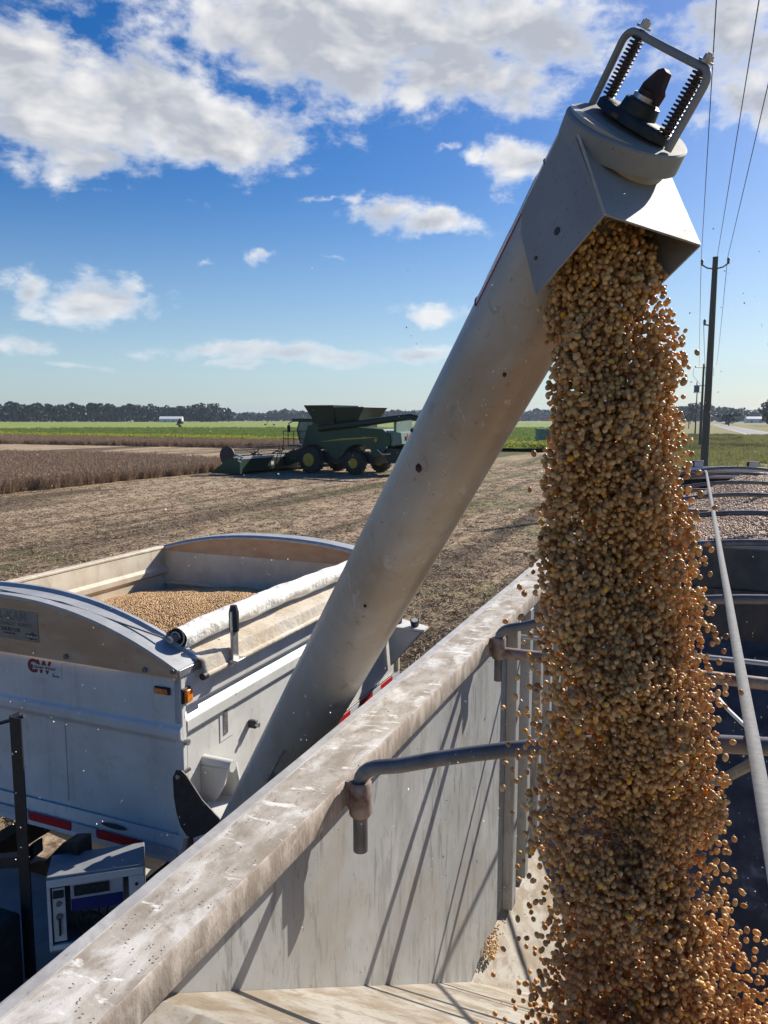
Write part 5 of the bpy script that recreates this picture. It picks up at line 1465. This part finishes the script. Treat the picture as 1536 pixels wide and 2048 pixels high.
# splash low down over the slope sheet
NB = 7000
c_b = to_world(np.full(NB, cenR[-2]), np.full(NB, cenT[-2] + .02), 2.40 + np.abs(rng.normal(0, .10, NB)))
c_b[:, 0] += rng.normal(.0, .12, NB); c_b[:, 1] += rng.normal(0, .12, NB)
Pall = np.concatenate([P, c_b]); rall = np.concatenate([rot, rng.uniform(0, 6.28, (NB, 3))]); sall = np.concatenate([sz, rng.uniform(.0047, .0062, (NB, 1)) * np.ones((1, 3))])
# keep everything above the slope sheet
lt_ = Pall[:, 0] * AX.x + Pall[:, 1] * AX.y
k_ = Pall[:, 2] > (2.84 - .716 * (lt_ - .93) + .008)
Pall, rall, sall = Pall[k_], rall[k_], sall[k_]
scatter('soybean_stream', Pall, rall, sall, bv, bf, M['bean'], 'thick stream of tan soybeans falling from the auger spout', 'soybeans')
# the grains that show singly: outermost strays, each its own object
dcam = np.linalg.norm(PS - np.array([0, 0, H]), axis=1)
score = (np.abs(gx) - a1_) * 14 - dcam
order = np.argsort(-score)
ind_i, rest_i = order[:300], order[300:]
bean_me = bpy.data.meshes.new('soybean'); bean_me.from_pydata(bv, [], bf); bean_me.shade_smooth(); bean_me.materials.append(M['bean'])
for i in ind_i:
    o = link('soybean', bean_me)
    o.location = PS[i]; o.rotation_euler = rS[i]; o.scale = sS[i]
    tag(o, 'single loose soybean falling at the ragged edge of the pouring stream' , 'soybean', 'loose soybeans around the pouring stream')
scatter('loose_soybeans', PS[rest_i], rS[rest_i], sS[rest_i], bv, bf, M['bean'], 'thin spray of loose soybeans along both sides of the stream', 'soybeans')

# beans landed on the slope sheet below the stream
def landed(u, v):
    r_ = -.83 + 1.3 * u; t_ = 1.0 + 1.2 * v
    d = math.hypot((r_ - .05) / .50, (t_ - 1.55) / .40)
    return (r_, t_, 2.84 - .716 * (t_ - .93) - .01 + .10 * math.exp(-d * d * 1.6) * (1 + .1 * noise2(r_ * 4, t_ * 4)))
lp = MB().grid(50, 50, landed).build('landed_soybeans', M['bean_bed'], None, off=TB)
lp.location = trl.location; lp.rotation_euler = trl.rotation_euler
tag(lp, 'mound of soybeans landing on the sloping trailer floor below stream', 'soybeans', None, 'stuff')

# heap already loaded in the trailer's front half
def fheap(r_, t_):
    return 2.70 + .44 * math.exp(-((r_ - .62) / .62) ** 2 - ((t_ - 10.2) / 2.6) ** 2) + .10 * math.exp(-((t_ - 7.4) / 1.1) ** 2 - ((r_ - .5) / .9) ** 2) + .015 * noise2(r_ * 2.5, t_ * 2)
fh = MB().grid(60, 120, lambda u, v: (WL + .003 + (WR - WL - .006) * u, 6.25 + 5.72 * v, fheap(WL + (WR - WL) * u, 6.25 + 5.72 * v))).build('loaded_soybeans', M['bean_bed2'], None, off=TB)
fh.location = trl.location; fh.rotation_euler = trl.rotation_euler
tag(fh, 'pinkish heap of soybeans already loaded in the trailer front', 'soybeans', None, 'stuff')
n = 30000
rr_ = rng.uniform(WL + .02, WR - .02, n); tt_ = 6.28 + 5.65 * rng.uniform(0, 1, n)
zz_ = np.array([fheap(a, b) for a, b in zip(rr_, tt_)]) + .004
fs_ = scatter('loaded_soybean_surface', np.stack([rr_, tt_, zz_], 1) - np.array(TB), rng.uniform(0, 6.28, (n, 3)), rng.uniform(.008, .011, (n, 1)) * np.ones((1, 3)), bv1, bf1, M['bean_pink'],
              'loose top layer of soybeans on the front heap in the trailer', 'soybeans')
fs_.location = trl.location; fs_.rotation_euler = trl.rotation_euler

# small drift of beans in the wall corner
n = 110
tt_ = 3.15 + np.abs(rng.normal(0, .10, n)); hgt = rng.uniform(0, 1, n) ** 2 * .06 * np.exp(-(tt_ - 3.15) * 3)
pts = to_world(WL + .01 + rng.uniform(0, .05, n), tt_, 1.37 + hgt)
scatter('drifted_soybeans', pts, rng.uniform(0, 6.28, (n, 3)), rng.uniform(.005, .006, (n, 1)) * np.ones((1, 3)), bv1, bf1, M['bean_heap'], 'small drift of soybeans caught in the trailer wall corner', 'soybeans')

# pale chaff in the air
n = 620
D_ = rng.uniform(.9, 3.4, n); ux = rng.uniform(-.52, .30, n); uz = rng.uniform(-.62, .02, n)
pts = np.stack([ux * D_, D_, H + uz * D_], 1)
tr_ = pts[:, 0] * RX.x + pts[:, 1] * RX.y
n2 = 700
st_ = to_world(*[np.interp(q1, [0, 1], [0, 1]) * 0 + q2 for q1, q2 in ((rng.uniform(0, 1, n2), rng.normal(-.1, .3, n2)), (rng.uniform(0, 1, n2), rng.normal(1.5, .25, n2)))], rng.uniform(2.6, 4.1, n2))
pts = np.concatenate([pts, st_]); n = len(pts)
cv = [(-1, -.5, 0), (1, -.6, .1), (.8, .6, -.1), (-.7, .5, .15)]
scatter('flying_chaff', pts, rng.uniform(0, 6.28, (n, 3)), rng.uniform(.0008, .0025, (n, 1)) * np.ones((1, 3)), cv, [(0, 1, 2, 3)], M['chaff'], 'pale flecks of chaff and dust drifting in the air', 'chaff', smooth=False)
# litter on the rail top
n = 420
t_l = .8 + rng.uniform(0, 1, n) ** 1.3 * 4.5; r_l = rng.uniform(-.94, -.81, n)
pts = to_world(r_l, t_l, np.full(n, 2.9035))
scatter('rail_litter', pts, np.stack([rng.normal(0, .2, n), rng.normal(0, .2, n), rng.uniform(0, 6.28, n)], 1), rng.uniform(.0006, .0019, (n, 1)) * np.array([[1.4, .7, .5]]), bv1, bf1,
        mat('litter_brown', (.09, .06, .04), (.2, .14, .08), 30, rough=.9), 'dark crumbs of chaff lying on the flat trailer rail', 'chaff')

# ------------------------------------------------------------------ the air
hz_ = MB().box((-3400, -3300, -1.0), (3400, 3300, 37.0)).build('haze', bpy.data.materials.new('haze_air'), smooth=0)
hm_ = hz_.data.materials[0]; hm_.use_nodes = True
t = NT(hm_.node_tree)
vol = t.n('ShaderNodeVolumePrincipled')
vol.inputs['Color'].default_value = (.62, .74, .90, 1); vol.inputs['Density'].default_value = 0.00011; vol.inputs['Anisotropy'].default_value = 0.3
o = t.n('ShaderNodeOutputMaterial'); t.set(o.inputs['Volume'], vol.outputs[0])
tag(hz_, 'thin blue summer haze over the fields', 'haze', None, 'stuff')
